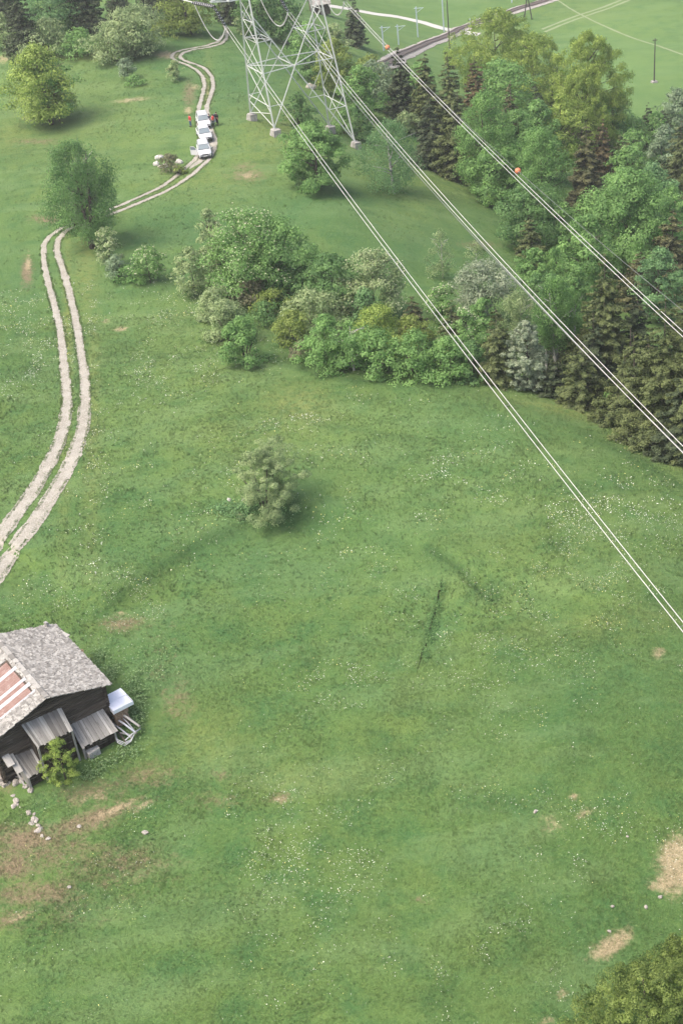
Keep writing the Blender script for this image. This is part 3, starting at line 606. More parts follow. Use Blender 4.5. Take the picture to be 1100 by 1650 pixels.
def tree(name, label, base, top_y, w_px, kind='round', col='green', dens=1.0, seed=None, h0=.12, hang=0, thin=0, leaf=1.0, group=None,
         bark=None, trunk=None, forks=0, clump=1.0, cat=None, part='crown', blossom=0, shift=0, nclump=None, Hm=None, cap=42000):
    if name == 'bush' and kind == 'round': kind = 'mound'; h0 = 0
    seed = seed if seed is not None else abs(hash_(label)) % 100000
    P0 = hit(*base); s = proj(P0)[1]
    lo, hi_ = .3, 60.
    for _ in range(30):
        mid = (lo + hi_) / 2
        if proj(P0 + np.array([0, 0, mid]))[0][1] > top_y: lo = mid
        else: hi_ = mid
    H = Hm or lo; Rx = w_px / 2 / s * (1.22 if kind != 'cone' else 1.14)
    o = thing(name, label, cat or name.split('_')[-1], tuple(P0 - np.array([0, 0, .05])), random.uniform(0, 6.28), group)
    size = max(.05, 1.75 / s) * leaf
    area = (H * (1 - h0 * .6)) * 2 * Rx * .8
    n = int(np.clip(area / size ** 2 * .50 * 6.0 * dens, 700, cap)); M = LM[col]
    if kind in ('cone',):
        n = int(n * 1.9)
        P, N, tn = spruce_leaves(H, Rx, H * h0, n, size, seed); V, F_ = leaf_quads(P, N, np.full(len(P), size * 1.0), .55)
    else:
        P, N, tn, cc = crown_leaves(H, Rx, H * h0, kind, n, size, hang, seed, clump, thin, nclump)
        V, F_ = leaf_quads(P, N, np.full(len(P), size * (.92 if hang else 1.0)), .5 if hang else .75)
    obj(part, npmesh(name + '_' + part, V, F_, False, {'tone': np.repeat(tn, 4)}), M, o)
    if blossom:
        k = rng.choice(len(P), int(len(P) * blossom)); ctr = np.array([0, 0, H * .45]); Q = P[k]; out = (Q - ctr) * [1 / Rx, 1 / Rx, 2 / H]
        Q = Q[(np.linalg.norm(out, axis=1) > .55)]; Q = Q + (Q - ctr) * .03
        Vb, Fb = leaf_quads(Q, np.c_[rng.normal(0, .4, (len(Q), 2)), np.ones(len(Q))], np.full(len(Q), size * .8), .9)
        obj('blossom', npmesh('blossom', Vb, Fb, False, {'tone': np.repeat(rng.uniform(.4, 1, len(Q)), 4)}), LM['flower'], o)
    # trunk with limbs
    mb = MB(); tr = max(.03, H * .014) if trunk is None else trunk; r = random.Random(seed); bend = (r.uniform(-.03, .03) * H, r.uniform(-.03, .03) * H)
    topf = .97 if kind == 'cone' else .86
    if kind in ('bush', 'mound'):
        for k in range(5):
            a = r.uniform(0, 6.28); e = Rx * r.uniform(.3, .7)
            mb.tube([(0, 0, -.1), (math.cos(a) * e * .4, math.sin(a) * e * .4, H * .35), (math.cos(a) * e, math.sin(a) * e, H * .7)], [tr, tr * .7, tr * .25], 5)
    else:
        nst = max(1, forks)
        for q_ in range(nst):
            a = r.uniform(0, 6.28); sp = 0 if nst == 1 else Rx * .28
            ex, ey = math.cos(a + q_ * 2.2) * sp, math.sin(a + q_ * 2.2) * sp
            pts = [(0, 0, -.3), (ex * .15 + bend[0] * .2, ey * .15 + bend[1] * .2, H * .12), (ex * .6 + bend[0] * .6, ey * .6 + bend[1] * .6, H * .45), (ex + bend[0], ey + bend[1], H * topf)]
            mb.tube(pts, [tr * 1.3, tr, tr * .62, tr * .1], 7)
        if kind != 'cone':
            for k in range(9):
                a = r.uniform(0, 6.28); hh_ = r.uniform(.2, .75); L = Rx * r.uniform(.5, .85)
                mb.tube([(bend[0] * hh_, bend[1] * hh_, H * hh_), (math.cos(a) * L * .5, math.sin(a) * L * .5, H * min(.95, hh_ + .09)), (math.cos(a) * L, math.sin(a) * L, H * min(.96, hh_ + .15))],
                        [tr * .45, tr * .28, tr * .08], 4)
        else:
            for k in range(14):
                a = r.uniform(0, 6.28); hh_ = r.uniform(.1, .8); L = Rx * (1 - hh_) * .8
                mb.tube([(0, 0, H * hh_), (math.cos(a) * L, math.sin(a) * L, H * hh_ - L * .25)], [tr * .25, tr * .08], 4)
    mb.build('trunk' if kind not in ('bush', 'mound') else 'stem', bark or M_bark, o, sm=True)
    return o, P0, s, H
def hash_(s):
    h_ = 5381
    for ch in s: h_ = (h_ * 33 + ord(ch)) & 0xffffffff
    return h_
G_EDGE = 'trees and bushes of the hedge between the meadows'; G_FOR = 'trees of the forest on the right slope'; G_TOP = 'trees and bushes along the top of the upper meadow'
T_ = tree
# upper left
T_('spruce_tree', 'dark narrow spruce at the top left behind the yellow-green round tree', (47, 97), -45, 62, 'cone', 'spruce', 1.1, group=G_TOP)
T_('broadleaf_tree', 'tall cool green tree at the upper edge just right of the left dark spruce', (92, 62), -60, 95, 'egg', 'blue', 1.1, group=G_TOP)
T_('spruce_tree', 'very dark spruce at the top between the cool green tree and the big pale bush', (146, 58), -70, 66, 'cone', 'spruce', 1.2, group=G_TOP)
T_('bush', 'pale green bush below the dark spruce near the top left', (82, 92), 30, 74, 'bush', 'pale', group=G_TOP)
T_('bush', 'mid green bush just left of the twin domed pale trees', (132, 90), 48, 66, 'bush', 'green', group=G_TOP)
T_('bush', 'pale bush at the left picture edge below the dark corner trees', (10, 78), 22, 62, 'bush', 'pale', group=G_TOP)
T_('spruce_tree', 'dark spruce cut by the top left corner', (8, 50), -70, 70, 'cone', 'spruce', group=G_TOP)
T_('broadleaf_tree', 'upper dome of the twin pale green trees beside the track', (222, 88), 9, 88, 'round', 'pale', 1.3, group=G_TOP, h0=.08)
T_('broadleaf_tree', 'lower dome of the twin pale green trees beside the track', (188, 98), 37, 76, 'round', 'pale', 1.3, group=G_TOP, h0=.05)
T_('bush', 'small silver grey bush alone in the upper meadow below the twin pale trees', (205, 126), 94, 32, 'bush', 'grey', leaf=.8)
T_('bush', 'low dark tuft of a bush right below the silver grey bush', (216, 138), 122, 30, 'bush', 'green', leaf=.8)
T_('bush', 'little pale green bush left of the track bend', (285, 129), 97, 27, 'bush', 'pale', leaf=.8)
T_('spruce_tree', 'dark spruce behind the twin pale trees, left one of the shady row', (250, 40), -70, 60, 'cone', 'spruce', group=G_TOP)
T_('spruce_tree', 'dark olive spruce standing in the shady row left of the insulator strings', (285, 38), -80, 64, 'cone', 'spruce2', group=G_TOP)
T_('broadleaf_tree', 'olive grey tree with bare lower stems at the shady row beside the track', (310, 56), -30, 84, 'egg', 'olive', 1.0, group=G_TOP, forks=3)
T_('bush', 'olive green bush at the foot of the shady row by the upper track', (270, 56), 24, 60, 'bush', 'olive', group=G_TOP)
T_('spruce_tree', 'blackish spruce just left of the upper pylon leg', (372, 38), -80, 52, 'cone', 'spruce', 1.2, group=G_TOP)
T_('spruce_tree', 'dark spruce behind the twin domed pale trees', (200, 42), -60, 70, 'cone', 'spruce', group=G_TOP)
T_('broadleaf_tree', 'yellow-green round tree standing alone on the left of the upper meadow', (84, 200), 72, 96, 'egg', 'lime', 1.25, h0=.10, trunk=.32, clump=1.1)
T_('broadleaf_tree', 'cooler green tree grown into the right side of the lone yellow-green tree', (97, 196), 92, 66, 'egg', 'green', .9, h0=.10, trunk=.1)
T_('birch_tree', 'big dark drooping birch whose crown hides the bend of the gravel track', (149, 400), 222, 98, 'round', 'deep', 1.3, h0=.14, hang=1.6, trunk=.26, forks=3, bark=M_bark)
T_('bush', 'leafy bush grown into the left side of the big dark birch', (122, 368), 278, 52, 'bush', 'green', .9)
T_('birch_tree', 'thin airy birch top rising behind the big dark birch', (160, 388), 222, 50, 'birch', 'grey', .45, hang=1.6, thin=.2, bark=M_birch, nclump=26)
T_('flowering_shrub', 'pale flowering shrub at the foot of the big dark birch', (180, 432), 368, 40, 'round', 'pale', .8, blossom=.12)
T_('bush', 'greyish wilted bush right below the pale flowering shrub', (192, 447), 410, 36, 'bush', 'grey', .7)
T_('flowering_shrub', 'shrub dotted with cream blossom between the dark birch and the whitish shrub', (243, 456), 400, 50, 'round', 'green', .9, blossom=.22)
T_('bush', 'low green scrub between the two flowering shrubs under the birch', (212, 452), 428, 50, 'bush', 'green', .8)
# middle hedge
T_('flowering_shrub', 'whitish green shrub left of the big round tree of the hedge', (316, 476), 400, 56, 'egg', 'pale', .9, group=G_EDGE)
T_('flowering_tree', 'big round tree with fine cream blossom in the middle hedge', (405, 470), 343, 128, 'round', 'green', 1.3, h0=.02, group=G_EDGE, blossom=.13)
T_('broadleaf_tree', 'narrow pale tree leaning on the left flank of the big round hedge tree', (352, 455), 335, 44, 'egg', 'pale', 1.0, group=G_EDGE)
T_('broadleaf_tree', 'grey green tree behind the right flank of the big round hedge tree', (458, 466), 354, 96, 'round', 'green', 1.1, group=G_EDGE, h0=.05)
T_('bush', 'dark low bush in front of the grey green hedge tree', (462, 480), 432, 92, 'bush', 'deep', group=G_EDGE)
T_('bush', 'brownish green scrub below the big round hedge tree', (402, 492), 452, 70, 'bush', 'scrub', .8, group=G_EDGE)
T_('bush', 'second brownish scrub further right below the dark low bush', (438, 505), 468, 60, 'bush', 'olive', .8, group=G_EDGE)
T_('broadleaf_tree', 'dark green tree in the hedge left of the pale tree under the first conductors', (540, 500), 408, 76, 'round', 'deep', 1.1, group=G_EDGE, h0=.05)
T_('bush', 'dark bush filling the gap left of the dark hedge tree', (505, 478), 420, 60, 'bush', 'deep', group=G_EDGE)
T_('bush', 'light bush uppermost of the three that run down into the lower meadow', (350, 512), 462, 56, 'round', 'pale', group=G_EDGE)
T_('bush', 'light bush middle of the three that run down into the lower meadow', (370, 552), 482, 66, 'round', 'pale', group=G_EDGE)
T_('bush', 'light bush lowest of the three that run down into the lower meadow', (396, 587), 512, 66, 'round', 'green', group=G_EDGE)
T_('flowering_tree', 'pale tree with cream blossom beside the first pair of conductors', (603, 505), 405, 96, 'round', 'pale', 1.1, group=G_EDGE, blossom=.15, h0=.05)
T_('bush', 'bluish green bush at the foot of the pale blossoming tree', (590, 520), 466, 60, 'bush', 'blue', .9, group=G_EDGE)
T_('bush', 'silvery lit bush in the hollow between the dark scrub and the birch stem', (508, 530), 468, 92, 'round', 'pale', group=G_EDGE)
T_('bush', 'yellowish bush at the left end of the bright hedge', (475, 555), 500, 60, 'round', 'olive', .9, group=G_EDGE)
T_('bush', 'brown scrub at the very left foot of the bright hedge', (487, 580), 545, 34, 'bush', 'scrub', .8, group=G_EDGE)
T_('bush', 'grassy green bush filling the hollow left of the bright hedge', (430, 520), 488, 60, 'bush', 'deep', .7, group=G_EDGE)
T_('bush', 'bright bush of the hedge left of the white birch stem', (530, 592), 508, 80, 'round', 'green', group=G_EDGE)
T_('birch_tree', 'slender birch with a bare white stem in the bright hedge', (570, 597), 512, 72, 'round', 'green', .9, group=G_EDGE, bark=M_birch, trunk=.13)
T_('bush', 'yellow-green bush high in the bright hedge above the rounded ones', (612, 565), 495, 88, 'round', 'lime', group=G_EDGE)
T_('bush', 'rounded bush of the bright hedge just right of the white stem', (615, 603), 532, 74, 'round', 'green', group=G_EDGE)
T_('bush', 'rounded bush of the bright hedge left of the first conductors', (668, 607), 535, 78, 'round', 'green', group=G_EDGE)
T_('bush', 'rounded bush of the bright hedge right under the first conductors', (722, 610), 545, 78, 'round', 'green', group=G_EDGE)
T_('bush', 'last rounded bush of the bright hedge beside the olive spruce', (762, 612), 552, 60, 'round', 'deep', group=G_EDGE)
T_('bush', 'yellowish bush behind the rounded ones in the middle of the bright hedge', (662, 562), 512, 72, 'round', 'olive', group=G_EDGE)
T_('spruce_tree', 'small brownish spruce behind the bright hedge left of the first conductors', (668, 545), 474, 50, 'cone', 'spruce3', group=G_EDGE)
T_('spruce_tree', 'small green spruce just right of the first conductors', (732, 572), 482, 62, 'cone', 'spruce2', group=G_EDGE)
T_('flowering_shrub', 'white blossoming shrub next to the small green spruce', (714, 520), 455, 44, 'egg', 'green', .9, group=G_EDGE, blossom=.3)
T_('willow_bush', 'broad silvery blue willow in the gap below the middle conductors', (778, 512), 424, 92, 'round', 'silver', 1.1, group=G_EDGE, cat='willow')
T_('flowering_shrub', 'tall shrub with pale blossom in front of the silvery blue willow', (752, 582), 498, 56, 'egg', 'green', .9, group=G_EDGE, blossom=.15)
T_('broadleaf_tree', 'mid green tree between the blossoming shrub and the olive spruce', (780, 560), 480, 52, 'egg', 'green', group=G_EDGE)
T_('birch_tree', 'small airy young birch alone in the clearing above the silvery willow', (713, 448), 368, 38, 'birch', 'pale', .5, hang=.8, bark=M_birch, nclump=34)
T_('birch_tree', 'second tiny young birch right of the airy one in the clearing', (768, 432), 385, 34, 'birch', 'pale', .4, hang=.7, bark=M_birch, nclump=30)
T_('spruce_tree', 'olive brown spruce left of the silvery narrow tree at the meadow edge', (803, 616), 488, 74, 'cone', 'spruce2', 1.2, group=G_EDGE)
T_('willow_tree', 'narrow silvery tree standing at the meadow edge', (850, 628), 514, 56, 'egg', 'silver', 1.6, group=G_EDGE, h0=.0, nclump=260, clump=.5, cat='tree')
# upper middle, around the pylon
T_('maple_tree', 'round dark green maple in front of the pylon feet', (512, 306), 199, 92, 'round', 'green', 1.8, h0=.02, trunk=.22, clump=.8, nclump=110)
T_('bush', 'dark round bush behind the maple between the pylon legs', (486, 207), 150, 46, 'round', 'deep')
T_('birch_tree', 'birch with white forked stem on the slope right of the pylon', (634, 311), 192, 84, 'egg', 'blue', .95, h0=.12, hang=1.3, bark=M_birch, forks=2, trunk=.2)
T_('broadleaf_tree', 'dark green tree directly right of the right pylon leg', (582, 225), 165, 48, 'round', 'deep')
T_('broadleaf_tree', 'yellowish green tree behind the right pylon leg', (545, 155), 62, 58, 'egg', 'olive', 1.1)
T_('broadleaf_tree', 'green tree filling the gap right of the yellowish tree behind the pylon', (585, 190), 105, 58, 'egg', 'green')
T_('bush', 'light green bush high behind the pylon near the hut', (540, 80), 38, 42, 'round', 'pale')
T_('bush', 'light shrub between the hut tree and the pale willow', (600, 140), 88, 56, 'round', 'olive')
T_('spruce_tree', 'dark spruce right of the hut at the top edge', (574, 74), -10, 48, 'cone', 'spruce', 1.1)
T_('willow_tree', 'pale grey willow in front of the dark spruce group', (607, 175), 98, 60, 'round', 'grey', 1.2, cat='willow')
T_('broadleaf_tree', 'dark tree behind the left pylon leg at the top edge', (420, 62), -30, 62, 'egg', 'deep', 1.1)
T_('broadleaf_tree', 'deep green tree seen through the pylon between both legs', (462, 70), -20, 60, 'egg', 'deep', 1.0)
T_('broadleaf_tree', 'green tree in front of the hut seen through the right pylon leg', (500, 100), 36, 56, 'round', 'green')
T_('bush', 'dark green bush low behind the crossing pylon braces', (505, 130), 78, 48, 'round', 'deep')
T_('bush', 'yellow-green bush beside the left pylon leg near the top', (392, 54), 22, 30, 'bush', 'pale')
T_('bush', 'small leafy bush right of the far pylon foot', (555, 215), 180, 34, 'bush', 'green')
# forest, far row
F0 = [
('poplar_tree','tall bright yellow-green tree nearest the railway crossing',(800,150),12,112,'dome','lime',1.9,dict(hang=.9,h0=.0,nclump=300,clump=.5)),
('poplar_tree','bright yellow-green tree in the middle of the three tall bright ones',(862,172),48,84,'dome','lime',1.7,dict(hang=.9,h0=.0,nclump=240,clump=.55)),
('poplar_tree','broad bright yellow-green tree at the far right of the bright group',(948,235),43,104,'dome','lime',1.9,dict(hang=.9,h0=.0,nclump=300,clump=.5)),
('poplar_tree','domed yellow-green tree in front of the broad bright one',(935,245),110,82,'dome','lime',1.7,dict(hang=.8,h0=.0,nclump=240,clump=.55)),
('broadleaf_tree','green tree below the tallest bright tree',(815,205),95,86,'round','green',1.1,{}),
('spruce_tree','little dark spruce wedged between the bright domed trees',(896,180),96,26,'cone','spruce',1.2,{}),
('spruce_tree','squat dark spruce under the middle bright tree',(862,190),128,42,'cone','spruce',1.2,{}),
('broadleaf_tree','bluish tree at the foot of the broad bright tree',(985,240),150,52,'egg','green',1.1,{}),
('spruce_tree','dark spruce with its tip on the first conductor of the third pair',(650,195),68,58,'cone','spruce',1.4,{}),
('spruce_tree','dark spruce second from the left in the dense dark group',(690,220),76,58,'cone','spruce2',1.4,{}),
('spruce_tree','tall olive spruce in the middle of the dense dark group',(728,240),78,66,'cone','spruce2',1.4,{}),
('spruce_tree','spruce with a rusty red tip at the right end of the dark group',(770,215),88,54,'cone','rust',1.3,{}),
('spruce_tree','broad dark spruce in front on the left of the dark group',(698,272),150,76,'cone','spruce',1.5,{}),
('spruce_tree','broad olive spruce in front on the right of the dark group',(742,292),140,92,'cone','spruce2',1.6,{}),
('bush','light shrub squeezed between birch and dark spruces',(655,215),178,40,'round','pale',1.0,{}),
('broadleaf_tree','small green tree behind the dark group near the railway',(678,150),100,40,'egg','green',1.0,{}),
('birch_tree','tall light green birch at the left front of the forest',(786,318),140,88,'egg','green',1.6,dict(hang=1.0)),
('spruce_tree','dark brown spruce behind the light green front birch',(825,305),128,52,'cone','spruce3',1.4,{}),
('broadleaf_tree','green tree with round lower branches below the front birch',(800,335),235,76,'round','green',1.3,{}),
('broadleaf_tree','green tree right of the dark brown spruce',(868,290),160,66,'egg','green',1.2,{}),
('broadleaf_tree','pointed light green tree in the heart of the forest',(872,365),202,86,'egg','green',1.5,dict(hang=.8)),
('spruce_tree','brown spruce behind the pointed light green tree',(918,260),158,50,'cone','spruce3',1.2,{}),
('spruce_tree','large brown tipped spruce in the heart of the forest',(944,350),196,78,'cone','spruce3',1.7,{}),
('spruce_tree','rust tipped spruce right behind the large brown tipped one',(970,300),190,56,'cone','rust',1.4,{}),
('spruce_tree','slim dark spruce right of the rust tipped one',(1000,305),208,56,'cone','spruce2',1.4,{}),
('broadleaf_tree','green tree under the second marker ball',(850,400),300,90,'round','deep',1.3,{}),
('broadleaf_tree','dark green bushy tree left of the large brown tipped spruce',(905,410),325,70,'round','green',1.2,{}),
('spruce_tree','small olive conifer at the lower left of the forest by the clearing',(855,428),344,54,'cone','spruce2',1.5,{}),
('broadleaf_tree','huge mid green tree on the right of the forest',(1008,450),275,130,'egg','green',1.8,{}),
('broadleaf_tree','light green tree growing behind the huge mid green one',(1048,400),262,76,'egg','blue',1.3,{}),
('spruce_tree','brownish spruce at the right edge beside the huge green tree',(1078,480),332,84,'cone','spruce3',1.5,{}),
('spruce_tree','dark spruce at the right edge above the huge green tree',(1095,335),185,80,'cone','spruce2',1.4,{}),
('broadleaf_tree','grey green tree left of the dark right edge spruce',(1066,300),198,46,'egg','grey',1.1,{}),
('spruce_tree','little dark spruce in the far row before the open valley meadow',(1042,230),164,34,'cone','spruce',1.1,{}),
('spruce_tree','second little dark spruce of the far row, right of the first',(1068,240),170,38,'cone','spruce',1.1,{}),
('broadleaf_tree','light green far tree between the two little dark spruces',(1055,245),180,38,'egg','green',1.0,{}),
('broadleaf_tree','bluish far tree at the right edge beside the valley meadow',(1090,215),142,50,'egg','grey',1.1,{}),
('broadleaf_tree','light green tree with a dead white top in the upper right forest',(1022,285),212,62,'round','green',1.1,{}),
('bush','light green bush left of the little dark far spruce',(1020,235),190,60,'bush','green',1.0,{}),
('birch_tree','pointed light birch between the second and third conductor pairs',(895,490),398,52,'egg','green',1.2,dict(hang=.8)),
('broadleaf_tree','small green tree left of the pointed light birch',(862,480),400,56,'egg','green',1.2,{}),
('broadleaf_tree','green tree right of the pointed light birch',(925,500),425,52,'egg','green',1.2,{}),
('broadleaf_tree','dark green undergrowth tree below the pointed light birch',(880,530),440,70,'round','deep',1.1,{}),
('birch_tree','light drooping birch left of the white stems',(838,560),468,66,'round','pale',1.1,dict(hang=1.0,bark=M_birch)),
('birch_tree','tall drooping birch with white stems at the meadow edge',(898,610),442,62,'egg','green',1.2,dict(h0=.38,hang=1.4,bark=M_birch,forks=3,trunk=.16)),
('birch_tree','slim birch right of the white stems',(925,605),458,42,'egg','green',1.0,dict(h0=.38,hang=1.2,bark=M_birch,trunk=.12)),
('birch_tree','slim shaded birch left among the white stems',(880,606),455,40,'egg','deep',.9,dict(h0=.4,hang=1.2,bark=M_birch,trunk=.12)),
('spruce_tree','tall olive spruce right of the white birch stems',(972,634),402,104,'cone','spruce2',1.9,{}),
('spruce_tree','dark spruce between the tall olive one and the huge right edge one',(1022,640),450,84,'cone','spruce',1.5,{}),
('spruce_tree','huge spruce with orange brown tips at the right picture edge',(1066,722),470,136,'cone','spruce2',2.4,{}),
('spruce_tree','spruce cut by the right edge behind the huge orange tipped one',(1112,640),420,100,'cone','spruce2',1.6,{}),
('spruce_tree','low dark spruce at the foot of the tall olive one on the meadow edge',(935,655),552,90,'cone','spruce2',1.6,{}),
('spruce_tree','low spruce between the tall and the huge one on the meadow edge',(1003,690),570,96,'cone','spruce2',1.6,{}),
('spruce_tree','small dark spruce just right of the narrow silvery tree',(893,640),575,60,'cone','spruce',1.4,{}),
('bush','light green young broadleaf bush at the foot of the low spruce',(990,668),622,34,'bush','green',1.0,{}),
('spruce_tree','dark low spruce under the huge one at the right edge',(1090,742),600,90,'cone','spruce',1.5,{}),
('spruce_tree','olive spruce behind the huge green tree near the right edge',(1030,500),400,84,'cone','spruce3',1.4,{}),
]
for a in F0: T_(a[0], a[1], a[2], a[3], a[4], a[5], a[6], a[7] * 1.1, group=G_FOR, **a[8])
T_('bush', 'dark undergrowth behind the white birch stems', (885, 588), 520, 92, 'bush', 'spruce', 1.2, group=G_FOR)
T_('bush', 'shaded undergrowth right of the white birch stems', (928, 618), 545, 64, 'bush', 'spruce2', 1.2, group=G_FOR)
T_('broadleaf_tree', 'fresh green tree behind the two front birches under the third conductors', (835, 330), 175, 70, 'egg', 'green', 1.5, group=G_FOR)
T_('broadleaf_tree', 'fresh green tree between the rust tipped spruce and the domed bright tree', (905, 290), 150, 70, 'egg', 'lime', 1.2, group=G_FOR)
T_('broadleaf_tree', 'light green crown at the right of the huge mid green tree', (1075, 440), 300, 80, 'egg', 'green', 1.4, group=G_FOR)
T_('broadleaf_tree', 'green crown filling the gap left of the huge mid green tree', (945, 470), 345, 76, 'egg', 'green', 1.4, group=G_FOR)
T_('broadleaf_tree', 'light green crown above the huge right edge spruce', (1060, 520), 400, 70, 'egg', 'blue', 1.2, group=G_FOR)
T_('broadleaf_tree', 'fresh crown behind the slim dark spruce in the upper right forest', (1010, 330), 235, 60, 'egg', 'green', 1.2, group=G_FOR)
T_('spruce_tree', 'slim olive spruce spire between the tall and the huge right spruces', (1015, 675), 520, 70, 'cone', 'spruce2', 1.4, group=G_FOR)
T_('spruce_tree', 'dark spruce filling the wood edge behind the low spruces', (960, 640), 500, 80, 'cone', 'spruce', 1.4, group=G_FOR)
T_('spruce_tree', 'slim spruce just left of the huge right edge spruce', (1045, 700), 540, 70, 'cone', 'spruce3', 1.4, group=G_FOR)
T_('spruce_tree', 'tall pointed spruce at the very right edge above the meadow corner', (1108, 742), 505, 100, 'cone', 'spruce2', 2.0, group=G_FOR)
T_('spruce_tree', 'pointed spruce standing left of the huge one on the meadow edge', (1025, 702), 530, 76, 'cone', 'spruce2', 1.8, group=G_FOR)
# meadow and foreground
T_('bush', 'lone green bush in the middle of the lower meadow', (430, 828), 722, 98, 'round', 'pale', .8, h0=.0, clump=.6, nclump=120, leaf=.62)
T_('bush', 'sparse greyish bush leaning over the lone green bush from behind', (452, 806), 704, 92, 'egg', 'pale', .40, h0=.25, clump=.6, nclump=80, leaf=.55, trunk=.03)
T_('bush', 'large yellow-green bush filling the bottom right corner', (1050, 1745), 1560, 272, 'round', 'corner', 1.4, leaf=.85, nclump=520, clump=.28, cap=90000)
T_('bush', 'darker green part bush behind the corner bush at the right edge', (1120, 1640), 1505, 150, 'round', 'corner', 1.3, h0=0, nclump=200, clump=.5, leaf=1.0, cap=60000)
T_('bush', 'yellow-green shrub growing against the front of the barn', (106, 1256), 1192, 62, 'egg', 'lime', .5, h0=.0, nclump=110, leaf=.6, clump=.5)
T_('bush', 'low brown dry bush between the pale rocks by the track', (276, 276), 248, 34, 'bush', 'scrub', .6)
T_('bush', 'scrubby low bush on the bank right of the small green rocks heap', (288, 280), 268, 18, 'bush', 'olive', .5)

# ------------------------------------------------------------------ pylon
def V3(*a): return Vector(a)
aA = Vector((math.cos(R_(16.9)), math.sin(R_(16.9)), 0)); aT = Vector((math.cos(-1.375), math.sin(-1.375), 0))
TC = Vector((.95, 196.2, 0))
def tl(u, v, h): return TC + aA * u + aT * v + Vector((0, 0, h))
p1, p2, p3 = Vector(hit(405, 193)), Vector(hit(443, 218)), Vector(hit(572, 238))
p4 = p1 + p3 - p2; p4.z = zg(p4.x, p4.y)
py_ = thing('lattice_pylon', 'tall pale steel lattice pylon straddling the slope, cut by the top edge', 'pylon', (TC.x, TC.y, -2))
PB = Vector((TC.x, TC.y, -2))
HT = 18.2
feet = [p1, p2, p3, p4]
tops = [tl(-5.9, -.75, HT), tl(-5.4, .75, HT), tl(4.0, .75, HT), tl(3.4, -.75, HT)]
def LP(k, h):
    f_, t_ = feet[k], tops[k]; z0 = f_.z + 1.0; a = (h - z0) / (t_.z - z0)
    b = Vector((f_.x, f_.y, z0)); return b.lerp(t_, a)
def bars(name, segs, r, label=None):
    mb = MB()
    for a, b in segs: mb.tube([a - PB, b - PB], r * 1.15, 4)
    return mb.build(name, M_metal, py_, label)
for k in range(4):
    bars('leg', [(LP(k, feet[k].z + .9), tops[k] + Vector((0, 0, 3)))], .13)
    mb = MB(); c0 = feet[k] - PB
    mb.lathe(c0 - Vector((0, 0, .6)), [(.85, 0), (.7, .8), (.5, 1.5), (.36, 1.56)], 8)
    mb.box(c0 + Vector((.25, -.5, .3)), (.5, .35, .6), .4, jit=.08)
    mb.build('foundation_block', M_conc, py_)
# diagonals of the two wide faces, their bracing, and the girdle at the crossing
def face(i, j, hx=8.6):
    bars('diagonal', [(LP(i, feet[i].z + 1.0), LP(j, 16.2))], .085); bars('diagonal', [(LP(j, feet[j].z + 1.0), LP(i, 15.8))], .085)
face(1, 2); face(0, 3)
def dg(i, j, h):   # point on the diagonal i -> top of j at height h
    a = LP(i, feet[i].z + 1); b = LP(j, 16.0); return a.lerp(b, (h - a.z) / (b.z - a.z))
X1 = (dg(1, 2, 8.4) + dg(2, 1, 8.4)) / 2; X2 = (dg(0, 3, 8.4) + dg(3, 0, 8.4)) / 2
G = [LP(k, 8.2) for k in range(4)]
bars('girdle', [(G[1], X1), (X1, G[2]), (G[0], X2), (X2, G[3]), (G[0], G[1]), (G[2], G[3]), (X1, G[3]), (X1, X2), (X1, G[0])], .065)
for (a_, b_, hs) in ((1, 2, (12.2, 4.4)), (0, 3, (12.2, 4.4))):
    pass
for side, (fr, re) in (('l', (1, 0)), ('r', (2, 3))):
    of, orr = (2, 3) if side == 'l' else (1, 0); seg = []
    for h in (12.2,):                     # small triangles above the girdle
        A1, A2 = LP(fr, h), LP(re, h); D1 = dg(of, fr, h); D2 = dg(orr, re, h)
        seg += [(A1, D1), (A2, D2), (A1, A2), (D1, A2), (D1, D2), (D1, LP(fr, 8.3)), (D1, LP(fr, 14.6)), (D2, LP(re, 8.3))]
    for h in ((3.9,) if side == 'l' else (1.6,)):
        A1, A2 = LP(fr, h), LP(re, h); D1 = dg(fr, of, h); D2 = dg(re, orr, h)
        seg += [(A1, D1), (A2, D2), (D1, LP(fr, h + 3.8)), (D2, LP(re, h + 3.8)), (A1, A2)]
    hs = [feet[fr].z + 1.2, 3.0, 8.2, 12.2, 14.8, 17.0]
    for i in range(len(hs) - 1):          # zig-zag between front and rear chord
        seg += [(LP(fr, hs[i]), LP(re, hs[i + 1])), (LP(re, hs[i]), LP(fr, hs[i + 1]))]
        if i > 1: seg += [(LP(fr, hs[i]), LP(re, hs[i]))]
    bars('bracing', seg, .05)
seg = []
us = [-10.3, -8, -5.6, -3.2, -.9, 1.4, 3.7, 6, 8.3, 10.6]
for v in (-.75, .75):
    seg += [(tl(us[0], v * .25, 18.1), tl(us[1], v * .7, 17.9)), (tl(us[1], v * .7, 17.9), tl(us[-2], v, 17.9)), (tl(us[0], v * .25, 18.1), tl(us[2], v, 19.9)), (tl(us[2], v, 19.9), tl(us[-3], v, 19.9)), (tl(us[-3], v, 19.9), tl(us[-1], v * .3, 18.1)), (tl(us[-2], v, 17.9), tl(us[-1], v * .3, 18.1))]
    for i in range(1, len(us) - 2):
        seg += [(tl(us[i], v, 17.9), tl(us[i + 1], v, 19.9 if 2 <= i + 1 <= 7 else 17.9)), (tl(us[i + 1], v, 17.9), tl(us[i], v, 19.9 if 2 <= i <= 7 else 17.9))]
for u in us[1:-1]: seg += [(tl(u, -.75, 17.9), tl(u, .75, 17.9))]
bars('crossarm', seg, .07)
seg = []
